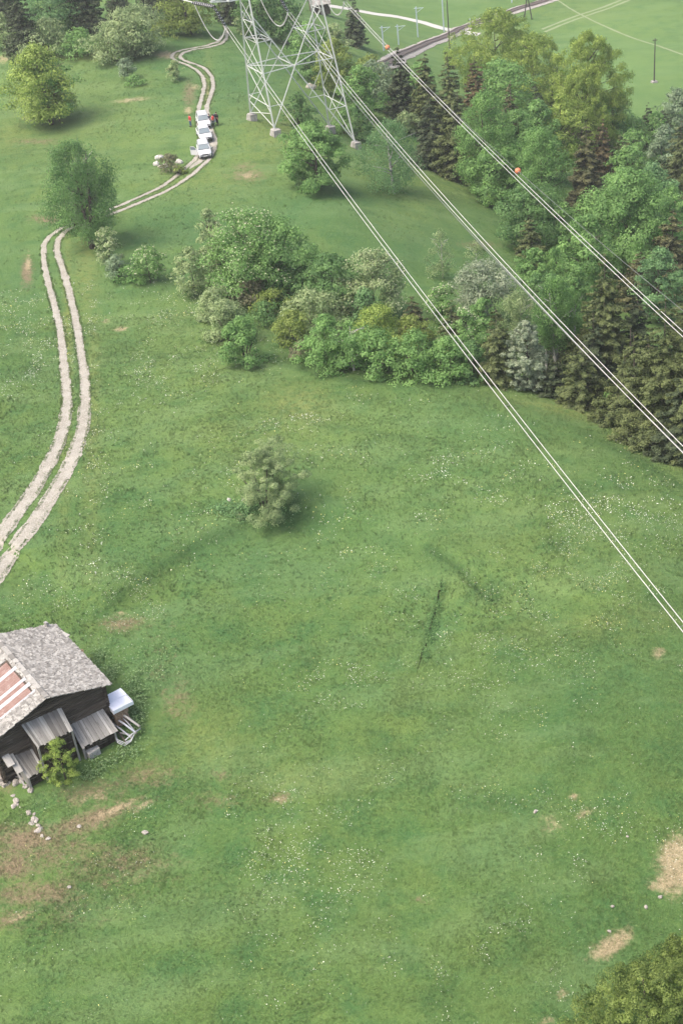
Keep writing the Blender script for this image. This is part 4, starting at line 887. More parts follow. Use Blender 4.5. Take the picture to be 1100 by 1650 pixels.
for uu, tp in ((-5.6, -6.2), (3.7, 6.9)):
    for du, dv in ((-.5, -.7), (-.5, .7), (.5, -.7), (.5, .7)): seg += [(tl(uu + du, dv, 19.9), tl(tp, 0, 22.5))]
bars('peak', seg, .06)
def ins_string(A, B, two=True):
    d = (B - A); L = d.length; dn = d.normalized(); side = dn.cross(Vector((0, 0, 1))).normalized() * .2
    for sg in ((-1, 1) if two else (0,)):
        st = A - PB + side * sg; mb = MB(); n_ = max(8, int(L / .20))
        for i in range(n_):
            p = st + d * ((i + .5) / n_)
            mb.lathe(p, [(.05, -.07), (.17, -.03), (.15, .02), (.05, .06)], 8, axis=dn)
        s_ = mb.build('insulator_string', M_ins, py_, sm=True)
        mw = MB()
        for i in range(0, n_, 2):
            p = st + d * ((i + 1) / n_); mw.lathe(p, [(.11, -.04), (.13, 0), (.09, .05)], 8, axis=dn)
        mw.build('cap', M_insw, s_, sm=True)
bd = Vector((-.62, .78, .08)).normalized()
WS = {'A': (-8.35, 14.8, (-1.371168, .058658, .000258, -.356667, -.176684)), 'B': (0, 14.8, (-1.379295, .071918, .000444, .13191, .065086)),
      'C': (8.35, 14.8, (-1.374672, .063771, .000291, -.12104, -.09036)), 'E': (11, 19., (-1.380588, .060035, .000483, -3.808733, -2.951402))}
def wire_pts(n_, smax=186, side=0):
    u, h, (az, sl, k, du, dz) = WS[n_]; t_ = Vector((math.cos(az), math.sin(az), 0)); sd_ = Vector((-t_.y, t_.x, 0))
    st = TC + aA * (u + du) + Vector((0, 0, h + dz)); out = []
    for s in np.linspace(0, smax, 60): out.append(st + t_ * s + sd_ * side + Vector((0, 0, -sl * s + k * s * s)))
    return out
names = {'A': ('lowest, leftmost pair of bright conductors sweeping down to the right edge', -9.9), 'B': ('middle pair of bright conductors crossing the hedge and forest edge', -1.0), 'C': ('upper pair of bright conductors crossing the forest next to the marker balls', 7.9)}
for n_, (lab, ua) in names.items():
    cw = thing('conductor_pair', lab, 'power line', (0, 0, 0), group='conductor pairs of the power line')
    for sg in (-1, 1):
        mb = MB(); mb.tube(wire_pts(n_, 186, sg * .20), .029, 6); mb.build('wire', M_wire, cw, sm=True)
    P_ = wire_pts(n_, 186, 0); t_ = (P_[-1] - P_[0]).normalized(); sdv = Vector((-t_.y, t_.x, 0)).normalized()
    mb = MB()
    for i in range(6, 58, 9): mb.tube([P_[i] - sdv * .2, P_[i] + sdv * .2], .022, 5); 
    mb.build('spacer', M_wire2, cw)
    tip = tl(ua, .2, 17.3); end = P_[0]; ins_string(tip, end + (tip - end) * .06)
    bk = tl(ua, -.2, 17.4); be_ = bk + bd * 4.4 + Vector((0, 0, -.35)); ins_string(bk, be_)
    for sg in (-.16, .16):
        mb = MB(); pts = []
        for i in range(15):
            f = i / 14; p = be_.lerp(end, f); p = p + Vector((0, 0, -2.6 * (1 - (2 * f - 1) ** 2) * (1 + .35 * f))) + aT * sg; pts.append(p)
        mb.tube(pts, .05, 5); mb.build('jumper', M_wire, cw, sm=True)
        mb = MB(); mb.tube([be_ + aT * sg + bd * s + Vector((0, 0, -.05 * s + .0004 * s * s)) for s in np.linspace(0, 90, 14)], .05, 5); mb.build('wire', M_wire, cw)
ew = MB(); Pe = wire_pts('E'); Pe = [tl(6.9, 0, 22.4)] + Pe[2:]; ew.tube(Pe, .019, 4)
tag(ew.build('earth_wire', M_wire2), 'thin dark wire carrying the orange marker balls', 'wire')
def near_wire(P_, px, py):
    best = None
    for i in range(len(P_) - 1):
        for f in np.linspace(0, 1, 12):
            p = P_[i].lerp(P_[i + 1], f); d_ = np.linalg.norm(proj(p)[0] - np.array([px, py]))
            if best is None or d_ < best[0]: best = (d_, p)
    return best[1]
for px, py, lab in ((625, 76, 'small orange marker ball on the wire left of the dark spruces'), (833, 276, 'orange marker ball on the wire in front of the forest')):
    c0 = near_wire(Pe, px, py); b_ = thing('marker_ball', lab, 'marker ball', tuple(c0), group='orange marker balls on the wire')
    mb = MB(); r_ = .29; mb.lathe((0, 0, 0), [(r_ * math.sin(a), -r_ * math.cos(a)) for a in np.linspace(.12, math.pi - .12, 12)], 18); mb.build('shell', M_ball, b_, sm=True)
    mb = MB(); mb.tube([(0, -.45, 0), (0, .45, 0)], .06, 6); mb.build('clamp', M_wire2, b_)
# a thin dark cable running close to the middle pair
WS['F'] = (0, 14.8, (-1.379295, .063, .000444, .0, -1.0))
lw = MB(); lw.tube(wire_pts('F'), .03, 4); tag(lw.build('cable', M_wire2), 'thin dark cable hanging just under the middle conductor pair', 'cable')

# ------------------------------------------------------------------ barn
bz0 = 0.0
BO = Vector((BARN_O[0], BARN_O[1], 0)); b_e = Vector((be[0], be[1], 0)); b_g = Vector((bg[0], bg[1], 0)); b_v = -b_e
BRZ = math.atan2(b_g.y, b_g.x)
barn = thing('barn', 'weathered dark timber barn with grey slab roof and red metal patches at the left edge', 'barn', tuple(BO), BRZ)
# local axes: +x = to the right along the gable, +y = back along the ridge (= rotated x by 90 deg)
hr, he, W, Lr = 4.69, 3.23, 4.51, 8.66; sl_ = (hr - he) / W
def rz_(x): return hr - abs(x) * sl_
flip = 1 if abs((Matrix.Rotation(BRZ, 3, 'Z') @ Vector((0, 1, 0)) - b_e).length) < .1 else -1
def bl(x, v, z): return (x, -v * flip, z)      # v points out of the gable
rr_ = random.Random(3)
def roof_slabs(side):
    mb = MB(); nrow = 32; L = math.hypot(W, hr - he)
    for i in range(nrow):
        d0 = L * (1 - (i + 1) / nrow) ; y = -.05 - rr_.random() * .1
        while y < Lr + .0:
            wd = rr_.uniform(.14, .36); ln = L / nrow * rr_.uniform(1.35, 1.75)
            dm = d0 + ln / 2; x = dm / L * W; z = rz_(x) + .10 + .02 * rr_.random()
            if side < 0 and 1.15 < y < 5.6 and .06 < dm / L < .80: y += wd; continue
            ang = math.atan2(hr - he, W) - .06 + rr_.uniform(-.13, .08)
            M = Matrix.Rotation(ang if side > 0 else -ang, 3, 'Y')
            c_ = Vector((side * x, (y + wd / 2) * flip, z))
            mb.box(c_, (ln / 2, wd / 2 * .93, .022), 0, M @ Matrix.Rotation(rr_.uniform(-.14, .14), 3, 'Z'), tone=rr_.random(), jit=.014)
            y += wd
    return mb
rf = roof_slabs(1).build('roof', M_slab, barn); rl_ = roof_slabs(-1).build('roof', M_slab, barn)
mb = MB()                                          # boards under the slabs and ridge
for sd_ in (-1, 1):
    c_ = Vector((sd_ * W / 2, Lr / 2 * flip, rz_(W / 2) + .045)); M = Matrix.Rotation(sd_ * math.atan2(hr - he, W), 3, 'Y')
    mb.box(c_, (math.hypot(W, hr - he) / 2 - .02, Lr / 2 - .05, .03), 0, M)
mb.build('roof_boards', M_log, barn)
mb = MB()
y = 0
while y < Lr: mb.box((0.02, (y + .3) * flip, hr + .14), (.17, .30, .03), 0, Matrix.Rotation(rr_.uniform(-.08, .08), 3, 'X'), rr_.random(), .015); y += .58
mb.build('ridge_cap', M_slab, barn)
M_red = mat('faded red sheet', rough=.55, spec=.4); t = NT(M_red); t.base(t.ramp(t.noise(t.gen(), 2.5, 6, .75), [(.32, (.17, .095, .075)), (.54, (.24, .15, .125)), (.70, (.33, .29, .265))]))
M_wh = mat('bleached pale sheet', rough=.5, spec=.4); t = NT(M_wh); t.base(t.ramp(t.noise(t.gen(), 2.0, 6, .75), [(.3, (.27, .28, .29)), (.6, (.46, .47, .49))]))
ang = -math.atan2(hr - he, W); L = math.hypot(W, hr - he); y = 1.18
cols = [M_wh, M_red, M_wh, M_red, M_wh, M_red, M_red, M_wh, M_red]; wds = [.16, .62, .34, .40, .28, .62, .6, .3, .9]
for k, (mm, wd) in enumerate(zip(cols, wds)):
    if mm is M_red: d0, d1 = .52, L * .80
    else: d0, d1 = .22, L * .78
    mb = MB(); nr = max(2, int(wd / .1))
    for j in range(nr):
        yy = y + (j + .5) * wd / nr; zz = .135 + .012 * (j % 2) + .006 * (k % 3); dm = (d0 + d1) / 2; x = -dm / L * W
        mb.box((x, yy * flip, rz_(x) + zz), ((d1 - d0) / 2, wd / nr / 2 + .004, .008), 0, Matrix.Rotation(ang, 3, 'Y'))
    mb.build('metal_sheet', mm, barn, 'faded red metal sheet' if mm is M_red else 'bleached white metal sheet'); y += wd
# log walls: stacked round logs
def logs(x0_, v0, x1_, v1, zb, topf, name='wall', stp=.21):
    mb = MB(); k = 0; z = zb
    zmax = max(topf(x0_), topf(x1_), topf((x0_ + x1_) / 2)) if callable(topf) else topf
    while z < zmax:
        a, b = 0., 1.
        if callable(topf):
            ts = [i / 60 for i in range(61) if topf(x0_ + (x1_ - x0_) * i / 60) >= z + .08]
            if not ts: break
            a, b = ts[0], ts[-1]
        e = .0 if callable(topf) and (a > 0 or b < 1) else .18 / max(1, math.dist((x0_, v0), (x1_, v1)))
        P0_ = (x0_ + (x1_ - x0_) * (a - e), v0 + (v1 - v0) * (a - e)); P1_ = (x0_ + (x1_ - x0_) * (b + e), v0 + (v1 - v0) * (b + e))
        r_ = stp / 2 + .012; pts = [bl(P0_[0] + (P1_[0] - P0_[0]) * i / 4, P0_[1] + (P1_[1] - P0_[1]) * i / 4, z + stp / 2 + rr_.uniform(-.012, .012)) for i in range(5)]
        mb.tube(pts, [r_ * rr_.uniform(.9, 1.05)] * 5, 8, tone=rr_.random()); z += stp; k += 1
    return mb.build(name, M_log, barn)
WV = -.5
logs(-4.05, WV, 4.05, WV, -.75, lambda x: rz_(x) - .08)
logs(4.05, WV, 4.05, -8.2, -.4, he + .0); logs(-4.05, WV, -4.05, -8.2, -.75, he + .0); logs(-4.05, -8.2, 4.05, -8.2, -.2, lambda x: rz_(x) - .08)
mb = MB()
for k in range(46): 
    x = rr_.uniform(-4.3, 4.3); mb.box(bl(x, WV + .06 + rr_.uniform(-.08, .06), -1.05 + rr_.uniform(-.1, .35)), (rr_.uniform(.14, .3), .2, rr_.uniform(.08, .16)), rr_.uniform(-.3, .3), None, rr_.random(), .04)
for k in range(40):
    v_ = rr_.uniform(-8, -.5); mb.box(bl(4.1, v_, -.45 + rr_.uniform(-.2, .15)), (.2, rr_.uniform(.14, .3), rr_.uniform(.08, .16)), 0, None, rr_.random(), .04)
    mb.box(bl(-4.15, v_, -.8 + rr_.uniform(-.2, .35)), (.24, rr_.uniform(.14, .3), rr_.uniform(.08, .18)), 0, None, rr_.random(), .04)
mb.build('stone_footing', M_rock, barn)
def shed_roof(tlp, trp, blp, brp, label, n_=None, name='lean_to_roof'):
    """planks laid from the wall edge down to the lower edge; corners are (x, v, z)"""
    a, b, c_, d_ = [Vector(bl(*q_)) for q_ in (tlp, trp, blp, brp)]
    wd = (b - a).length; n_ = n_ or int(wd / .17); mb = MB()
    for i in range(n_):
        f0, f1 = i / n_, (i + .93) / n_
        T0, T1, B0, B1 = a.lerp(b, f0), a.lerp(b, f1), c_.lerp(d_, f0), c_.lerp(d_, f1)
        ex = (B0 - T0).normalized() * rr_.uniform(-.04, .11); B0 = B0 + ex; B1 = B1 + ex
        nrm = (T1 - T0).cross(B0 - T0).normalized(); nrm = nrm if nrm.z > 0 else -nrm; o_ = nrm * (rr_.uniform(0, .025) + .03 * (i % 2)); th = nrm * -.028
        vs = [T0 + o_, T1 + o_, B1 + o_, B0 + o_]; vs += [q_ + th for q_ in vs]
        mb.add(vs, [(0, 1, 2, 3), (7, 6, 5, 4), (0, 4, 5, 1), (1, 5, 6, 2), (2, 6, 7, 3), (3, 7, 4, 0)], min(1, max(0, rr_.gauss(.42, .30))))
    return mb.build(name, M_plank, barn, label)
shed_roof((-2.0, WV + .08, 3.30), (.9, WV + .08, 3.10), (-1.78, 1.0, 2.16), (.82, 1.0, 2.12), 'upper plank roof over the barn gallery')
shed_roof((1.12, WV + .08, 1.36), (3.66, WV + .08, 1.30), (1.02, 1.25, .50), (3.74, 1.25, .45), 'right plank lean-to roof')
shed_roof((-3.2, WV + .08, 1.20), (-1.58, WV + .08, .95), (-3.02, 1.25, .32), (-1.70, 1.25, .36), 'lower left plank lean-to roof')
def planks(x0_, v0, x1_, v1, zb, zt, tone=.15, name='side_wall', M=None, step=.2):
    L_ = math.dist((x0_, v0), (x1_, v1)); n_ = max(2, int(L_ / step)); mb = MB()
    for i in range(n_):
        f = (i + .5) / n_; x = x0_ + (x1_ - x0_) * f; v = v0 + (v1 - v0) * f; zt_ = zt if not callable(zt) else zt(x, v)
        rzz = math.atan2(-(v1 - v0) * flip, x1_ - x0_)
        c_ = bl(x, v, (zb + zt_) / 2); mb.box(c_, (L_ / n_ / 2 * .94, .02, (zt_ - zb) / 2), rzz, None, max(0, min(1, rr_.gauss(tone, .12))), .006)
    return mb.build(name, M or M_log, barn)
zr = lambda t0, b0, v: t0 + (b0 - t0) * (v - WV) / (1.2 - WV) - .09
planks(-1.55, 1.05 - .45, .72, .6, -.8, 2.2, .2); planks(-1.75, WV + .1, -1.75, .55, -.8, lambda x, v: zr(3.1, 2.05, v), .25); planks(.78, WV + .1, .78, .55, -.8, lambda x, v: zr(3.0, 2.05, v), .25)
planks(1.1, .95, 3.6, .95, -.85, .38, .05); planks(3.62, WV + .1, 3.62, .95, -.8, lambda x, v: zr(1.3, .45, v), .35)
planks(-2.95, .95, -1.75, .95, -.9, .25, .1); planks(-3.0, WV + .1, -3.0, .95, -.95, lambda x, v: zr(1.2, .35, v), .7, M=M_plank)
for x, v, z in ((-1.72, .95, 2.0), (.76, .95, 2.0), (3.55, 1.1, .4), (1.15, 1.1, .42), (-2.95, 1.1, .25), (-1.75, 1.1, .25)):
    mb = MB(); mb.box(bl(x, v, (z - .95) / 2), (.06, .06, (z + .95) / 2)); mb.build('post', M_plank, barn)
mb = MB(); mb.box(bl(-3.35, .2, .35), (.05, 1.1, .05), 0, Matrix.Rotation(.5, 3, 'X')); mb.box(bl(-3.6, -.2, 1.5), (.25, .7, .03), 0, Matrix.Rotation(.35, 3, 'X'), .8)
mb.box(bl(-3.3, .25, 1.12), (.22, .75, .03), 0, Matrix.Rotation(.45 , 3, 'X'), .6); mb.build('loose_board', M_plank, barn)
mb = MB()
for k in range(5): mb.box(bl(3.6 + .1 * k, -8.7 + .4 * k, he + .20), (.28, .22, .05), rr_.random(), None, rr_.random(), .05)
mb.box(bl(3.9, -8.7, he + .35), (.12, .12, .3), .3, None, .8, .04); mb.box(bl(4.35, -7.2, he + .12), (.3, .5, .04), .3, None, .9, .03); mb.build('loose_slab', M_slab, barn)
def bthing(name, label, cat, x, v, z=None, rz=0, group=None):
    p = BO + b_g * x + b_v * v; z = zg(p.x, p.y) if z is None else z
    return thing(name, label, cat, (p.x, p.y, z), BRZ + rz, group), z
# pallet box with plank front among the weeds
o, z = bthing('crate', 'pale wooden crate lying in front of the right lean-to', 'crate', 1.75, 1.35, rz=.1)
mb = MB()
for k in range(4): mb.box((0, -.02 , .1 + k * .13), (.42, .025, .055), 0, None, .8, .01)
for s in (-1, 1): mb.box((s * .4, .3, .28), (.025, .3, .28), 0, None, .6, .01)
mb.box((0, .3, .55), (.44, .32, .02), -.05, None, .9, .01); mb.build('box', M_plank, o)
# firewood stack under pale sheet
o, z = bthing('firewood_stack', 'firewood stack under folded white sheets at the right barn corner', 'firewood', 4.75, -.55)
mb = MB()
for i in range(8):
    for j in range(9):
        mb.tube([(-.55, -.62 + i * .17 + rr_.uniform(-.02, .02), .1 + j * .16), (.42 + rr_.uniform(-.05, .08), -.62 + i * .17, .1 + j * .16)], .078, 7, rr_.random())
mb.build('logs', barkmat('split firewood', (.16, .10, .065), (.40, .30, .21), 4), o)
M_sheet = mat('white corrugated sheet', (.80, .82, .88), .45, .4)
mb = MB(); 
for j in range(14):
    mb.box((-.62 + j * .105, -.38, 1.66 + .012 * (j % 2)), (.056, .46, .012), 0, Matrix.Rotation(.08, 3, 'X'))
    mb.box((-.58 + j * .105, .44, 1.72 + .012 * (j % 2)), (.056, .44, .012), 0, Matrix.Rotation(-.02, 3, 'X'))
mb.build('cover_sheet', M_sheet, o)
mb = MB(); mb.box((.13, -.83, 1.50), (.76, .015, .15)); mb.box((-.64, 0, 1.45), (.015, .8, .2)); mb.box((.87, 0, 1.5), (.015, .8, .16)); mb.build('cover_flap', M_sheet, o)
# scrap poles and pipes
sp = [((162,1146),(186,1140)), ((165,1152),(188,1150)), ((188,1146),(226,1171)), ((184,1158),(216,1176)), ((180,1165),(214,1188)), ((190,1190),(220,1176))]
M_pipe = mat('grey pipe', (.45, .47, .52), .4, .5)
def pole_on(p_, q_, lift, r_, M, name, label, cat, group=None, n_=6):
    A = Vector(hit(*p_)); B = Vector(hit(*q_)); o = thing(name, label, cat, tuple((A + B) / 2), 0, group)
    mb = MB(); d = (B - A) / 2; mb.tube([-d + Vector((0, 0, lift)), Vector((0, 0, lift + .04)), d + Vector((0, 0, lift - .08))], r_, n_, .8); mb.build('shaft', M, o, sm=True)
    mb = MB(); mb.tube([d * .93 + Vector((0, 0, lift - .08)), d * 1.02 + Vector((0, 0, lift - .08))], r_ * 1.12, n_, .3); mb.build('end', M_plank, o)
G_S = 'poles and pipes heaped at the right barn corner'
pole_on((190,1158), (228,1182), .75, .085, M_plank, 'pole', 'thick grey pole on top of the heap, farthest from the barn', 'pole', G_S)
pole_on((186,1166), (222,1190), .6, .07, M_pipe, 'pipe', 'grey pipe in the middle of the heap beside the barn', 'pipe', G_S)
pole_on((180,1172), (214,1196), .5, .06, M_wh, 'pole', 'white pole lying lower in the heap beside the barn', 'pole', G_S)
pole_on((204,1200), (228,1180), .42, .05, M_wh, 'pole', 'bleached lath lying across the other poles of the heap', 'pole', G_S)
pole_on((196,1176), (212,1168), .4, .09, M_log, 'pole', 'short dark log in the heap beside the barn', 'log', G_S)
A = Vector(hit(205, 1196)); o = thing('hose', 'coiled pale hose drooping at the near end of the pole heap', 'hose', tuple(A))
mb = MB()
for k in range(3): mb.tube([(-.85 + .05 * k, .5 - .1 * k, .55), (-.55, -.1 - .09 * k, .42 - .06 * k), (-.1, -.32 - .1 * k, .28 - .05 * k), (.35, -.2 - .08 * k, .36), (.62, .25, .5)], .03, 6)
mb.build('tube', M_wh, o, sm=True); mb = MB(); mb.tube([(.60, .22, .5), (.66, .32, .52)], .045, 6); mb.build('end', M_pipe, o)
# heap behind the barn
for k, (p_, q_, lf, rd, mt_, lb) in enumerate([((176,1148),(206,1160),.7,.05,M_plank,'thin grey pole resting closest to the white sheets'),((184,1176),(206,1202),.35,.06,M_log,'dark log under the nearest side of the pole heap'),
    ((196,1162),(218,1184),.55,.04,M_wh,'thin pale rod between the grey pipe and the thick pole'),((192,1186),(216,1190),.3,.07,M_plank,'short tan beam low in the pole heap'),((168,1143),(196,1146),.8,.07,M_plank,'weathered board edge sticking out below the white sheets')]):
    pole_on(p_, q_, lf, rd, mt_, 'pole', lb, 'pole', G_S)
o, z = bthing('wood_heap', 'dark heap of rotten wood at the far right corner of the barn', 'wood heap', 4.75, -6.2)
mb = MB()
for k in range(60):
    a = rr_.uniform(0, 6.28); r_ = rr_.random() ** .5 * .8; h_ = (1 - r_ / .9) * 2.3 * rr_.random() + .1
    d = Vector((rr_.uniform(-1, 1), rr_.uniform(-1, 1), rr_.uniform(-.4, .5))).normalized() * rr_.uniform(.2, .5); c_ = Vector((math.cos(a) * r_, math.sin(a) * r_ * 1.2, h_))
    mb.tube([c_ - d, c_ + d], rr_.uniform(.04, .1), 5, rr_.random())
mb.build('branches', M_log, o)
mb = MB()
for k in range(7): mb.box((rr_.uniform(-.5, .3), rr_.uniform(-.4, .5), 2.1 + rr_.uniform(-.2, .1)), (.2, .12, .08), rr_.random() * 3, None, rr_.random(), .05)
mb.build('offcuts', barkmat('old brown offcuts', (.20, .13, .08), (.42, .31, .20)), o)

# ------------------------------------------------------------------ stones
ICO = bmesh.new(); bmesh.ops.create_icosphere(ICO, subdivisions=2, radius=1); IV = [v.co.copy() for v in ICO.verts]; IF = [[v.index for v in f.verts] for f in ICO.faces]; ICO.free()
def stone(px, py, rx, ry, rz, label, group=None, M=None, cat='rock', name='rock', lift=0, seed=None, turn=None):
    c0 = hit(px, py); r = random.Random(seed or hash_(label) + int(px * 7 + py)); o_ = Vector((r.uniform(0, 50), r.uniform(0, 50), 0)); vs = []
    from mathutils import noise as mn
    for v in IV:
        f = 1 + .38 * mn.noise(v * 1.1 + o_) + .22 * mn.noise(v * 2.7 + o_); q_ = Vector((v.x * f * rx, v.y * f * ry, v.z * f * rz))
        q_.z = max(q_.z, -rz * .6); q_ = Vector([round(k_ / (.16 * rx)) * .16 * rx * .45 + k_ * .55 for k_ in q_]); vs.append(q_)
    me = bpy.data.meshes.new(name); me.from_pydata(vs, [], IF); me.update()
    o = obj(name, me, M or M_rock); o.location = (c0[0], c0[1], c0[2] + rz * .35 + lift); o.rotation_euler = (0, 0, turn if turn is not None else r.uniform(0, 6.28))
    return tag(o, label, cat, group)
M_wrock = mat('white rock', rough=.8, spec=.2); t = NT(M_wrock); t.base(t.ramp(t.noise(t.gen(), 4, 5, .7), [(.34, (.24, .22, .20)), (.58, (.58, .56, .53))]))
stone(369, 806, .20, .15, .15, 'white stone left of the one nearest the lone green bush', M=M_wrock)
stone(394, 806, .24, .13, .14, 'white stone closest to the lone green bush', M=M_wrock)
stone(257, 256, .7, .3, .4, 'whitish slab at the upper left of the dry brown bush by the track', M=M_wrock, turn=.1)
stone(252, 266, .45, .3, .4, 'whitish rock lowest left beside the dry brown bush', M=M_wrock, turn=-.3)
stone(264, 270, .75, .25, .4, 'long flat whitish rock right under the dry brown bush', M=M_wrock, turn=0)
stone(289, 263, .6, .3, .42, 'whitish rock right of the dry brown bush, nearest the track', M=M_wrock, turn=-.4)
stone(284, 270, .35, .25, .15, 'small whitish rock low on the right side of the dry brown bush', M=M_wrock, turn=0)
stone(500, 142, .8, .5, .6, 'pale boulder under the crossing braces of the pylon', turn=0)
G_R = 'stones of the tumbled wall below the barn'; LR = 'pale stone of the tumbled row below the left barn corner'
for k, (px, py, s_) in enumerate([(24,1284,.16),(27,1290,.22),(22,1297,.2),(31,1296,.13),(43,1306,.14),(47,1312,.2),(52,1318,.23),(58,1322,.18),(54,1328,.2),(61,1331,.22),(64,1338,.24),(58,1340,.15),(67,1346,.15),(55,1310,.12),(36,1301,.11)]):
    px += rr_.uniform(-3, 3); py += rr_.uniform(-2, 2); s_ *= rr_.uniform(.7, 1.3)
    stone(px, py, s_ * 1.1, s_ * .8, s_ * .55, {0: 'topmost pale stone of the tumbled row below the barn corner', 12: 'lowest pale stone of the tumbled row, next to the brown path'}.get(k, LR), G_R, lift=-.1 * s_ - .02)
G_W = 'stones heaped along the left wall of the barn'; LW = 'grey stone heaped along the left wall of the barn'
for k, (px, py, s_) in enumerate([(12,1225,.3),(20,1238,.3),(8,1240,.34),(28,1250,.26),(16,1252,.34),(36,1258,.24),(26,1262,.3),(42,1268,.2),(50,1274,.24),(4,1228,.3),(34,1244,.22),(6,1252,.25)]):
    stone(px, py, s_ * 1.1, s_ * .8, s_ * .7, {8: 'grey stone right at the foot of the left front barn corner', 9: 'grey stone farthest up along the left wall of the barn'}.get(k, LW), G_W)
stone(235, 1342, .24, .16, .12, 'single pale flat stone in the worn grass below the barn')
stone(128, 1332, .17, .12, .1, 'small tan stone on the brown path below the barn')
stone(78, 1352, .18, .12, .1, 'small tan stone just right of the end of the tumbled row')
stone(112, 1430, .15, .1, .1, 'pebble sized pale stone alone left of the white flowers')
for px, py, s_ , lb in ((986,1461,.12,'small pinkish stone near the upper right bald patch, left one'), (1063,1446,.15,'small pinkish stone at the foot of the large bald patch'), (981,1501,.12,'small round stone above the slanting bald patch'),
                  (1040,1462,.13,'flat grey stone between the two bald patches'), (1010,1348,.1,'tiny pinkish stone in the meadow above the bald patches'), (862,1308,.15,'pale stone left of the small dry patches on the lower right')):
    stone(px, py, s_, s_ * .75, s_ * .6, lb)
stone(1098, 1612, .5, .4, .3, 'grey stone showing through the corner bush at the right edge')

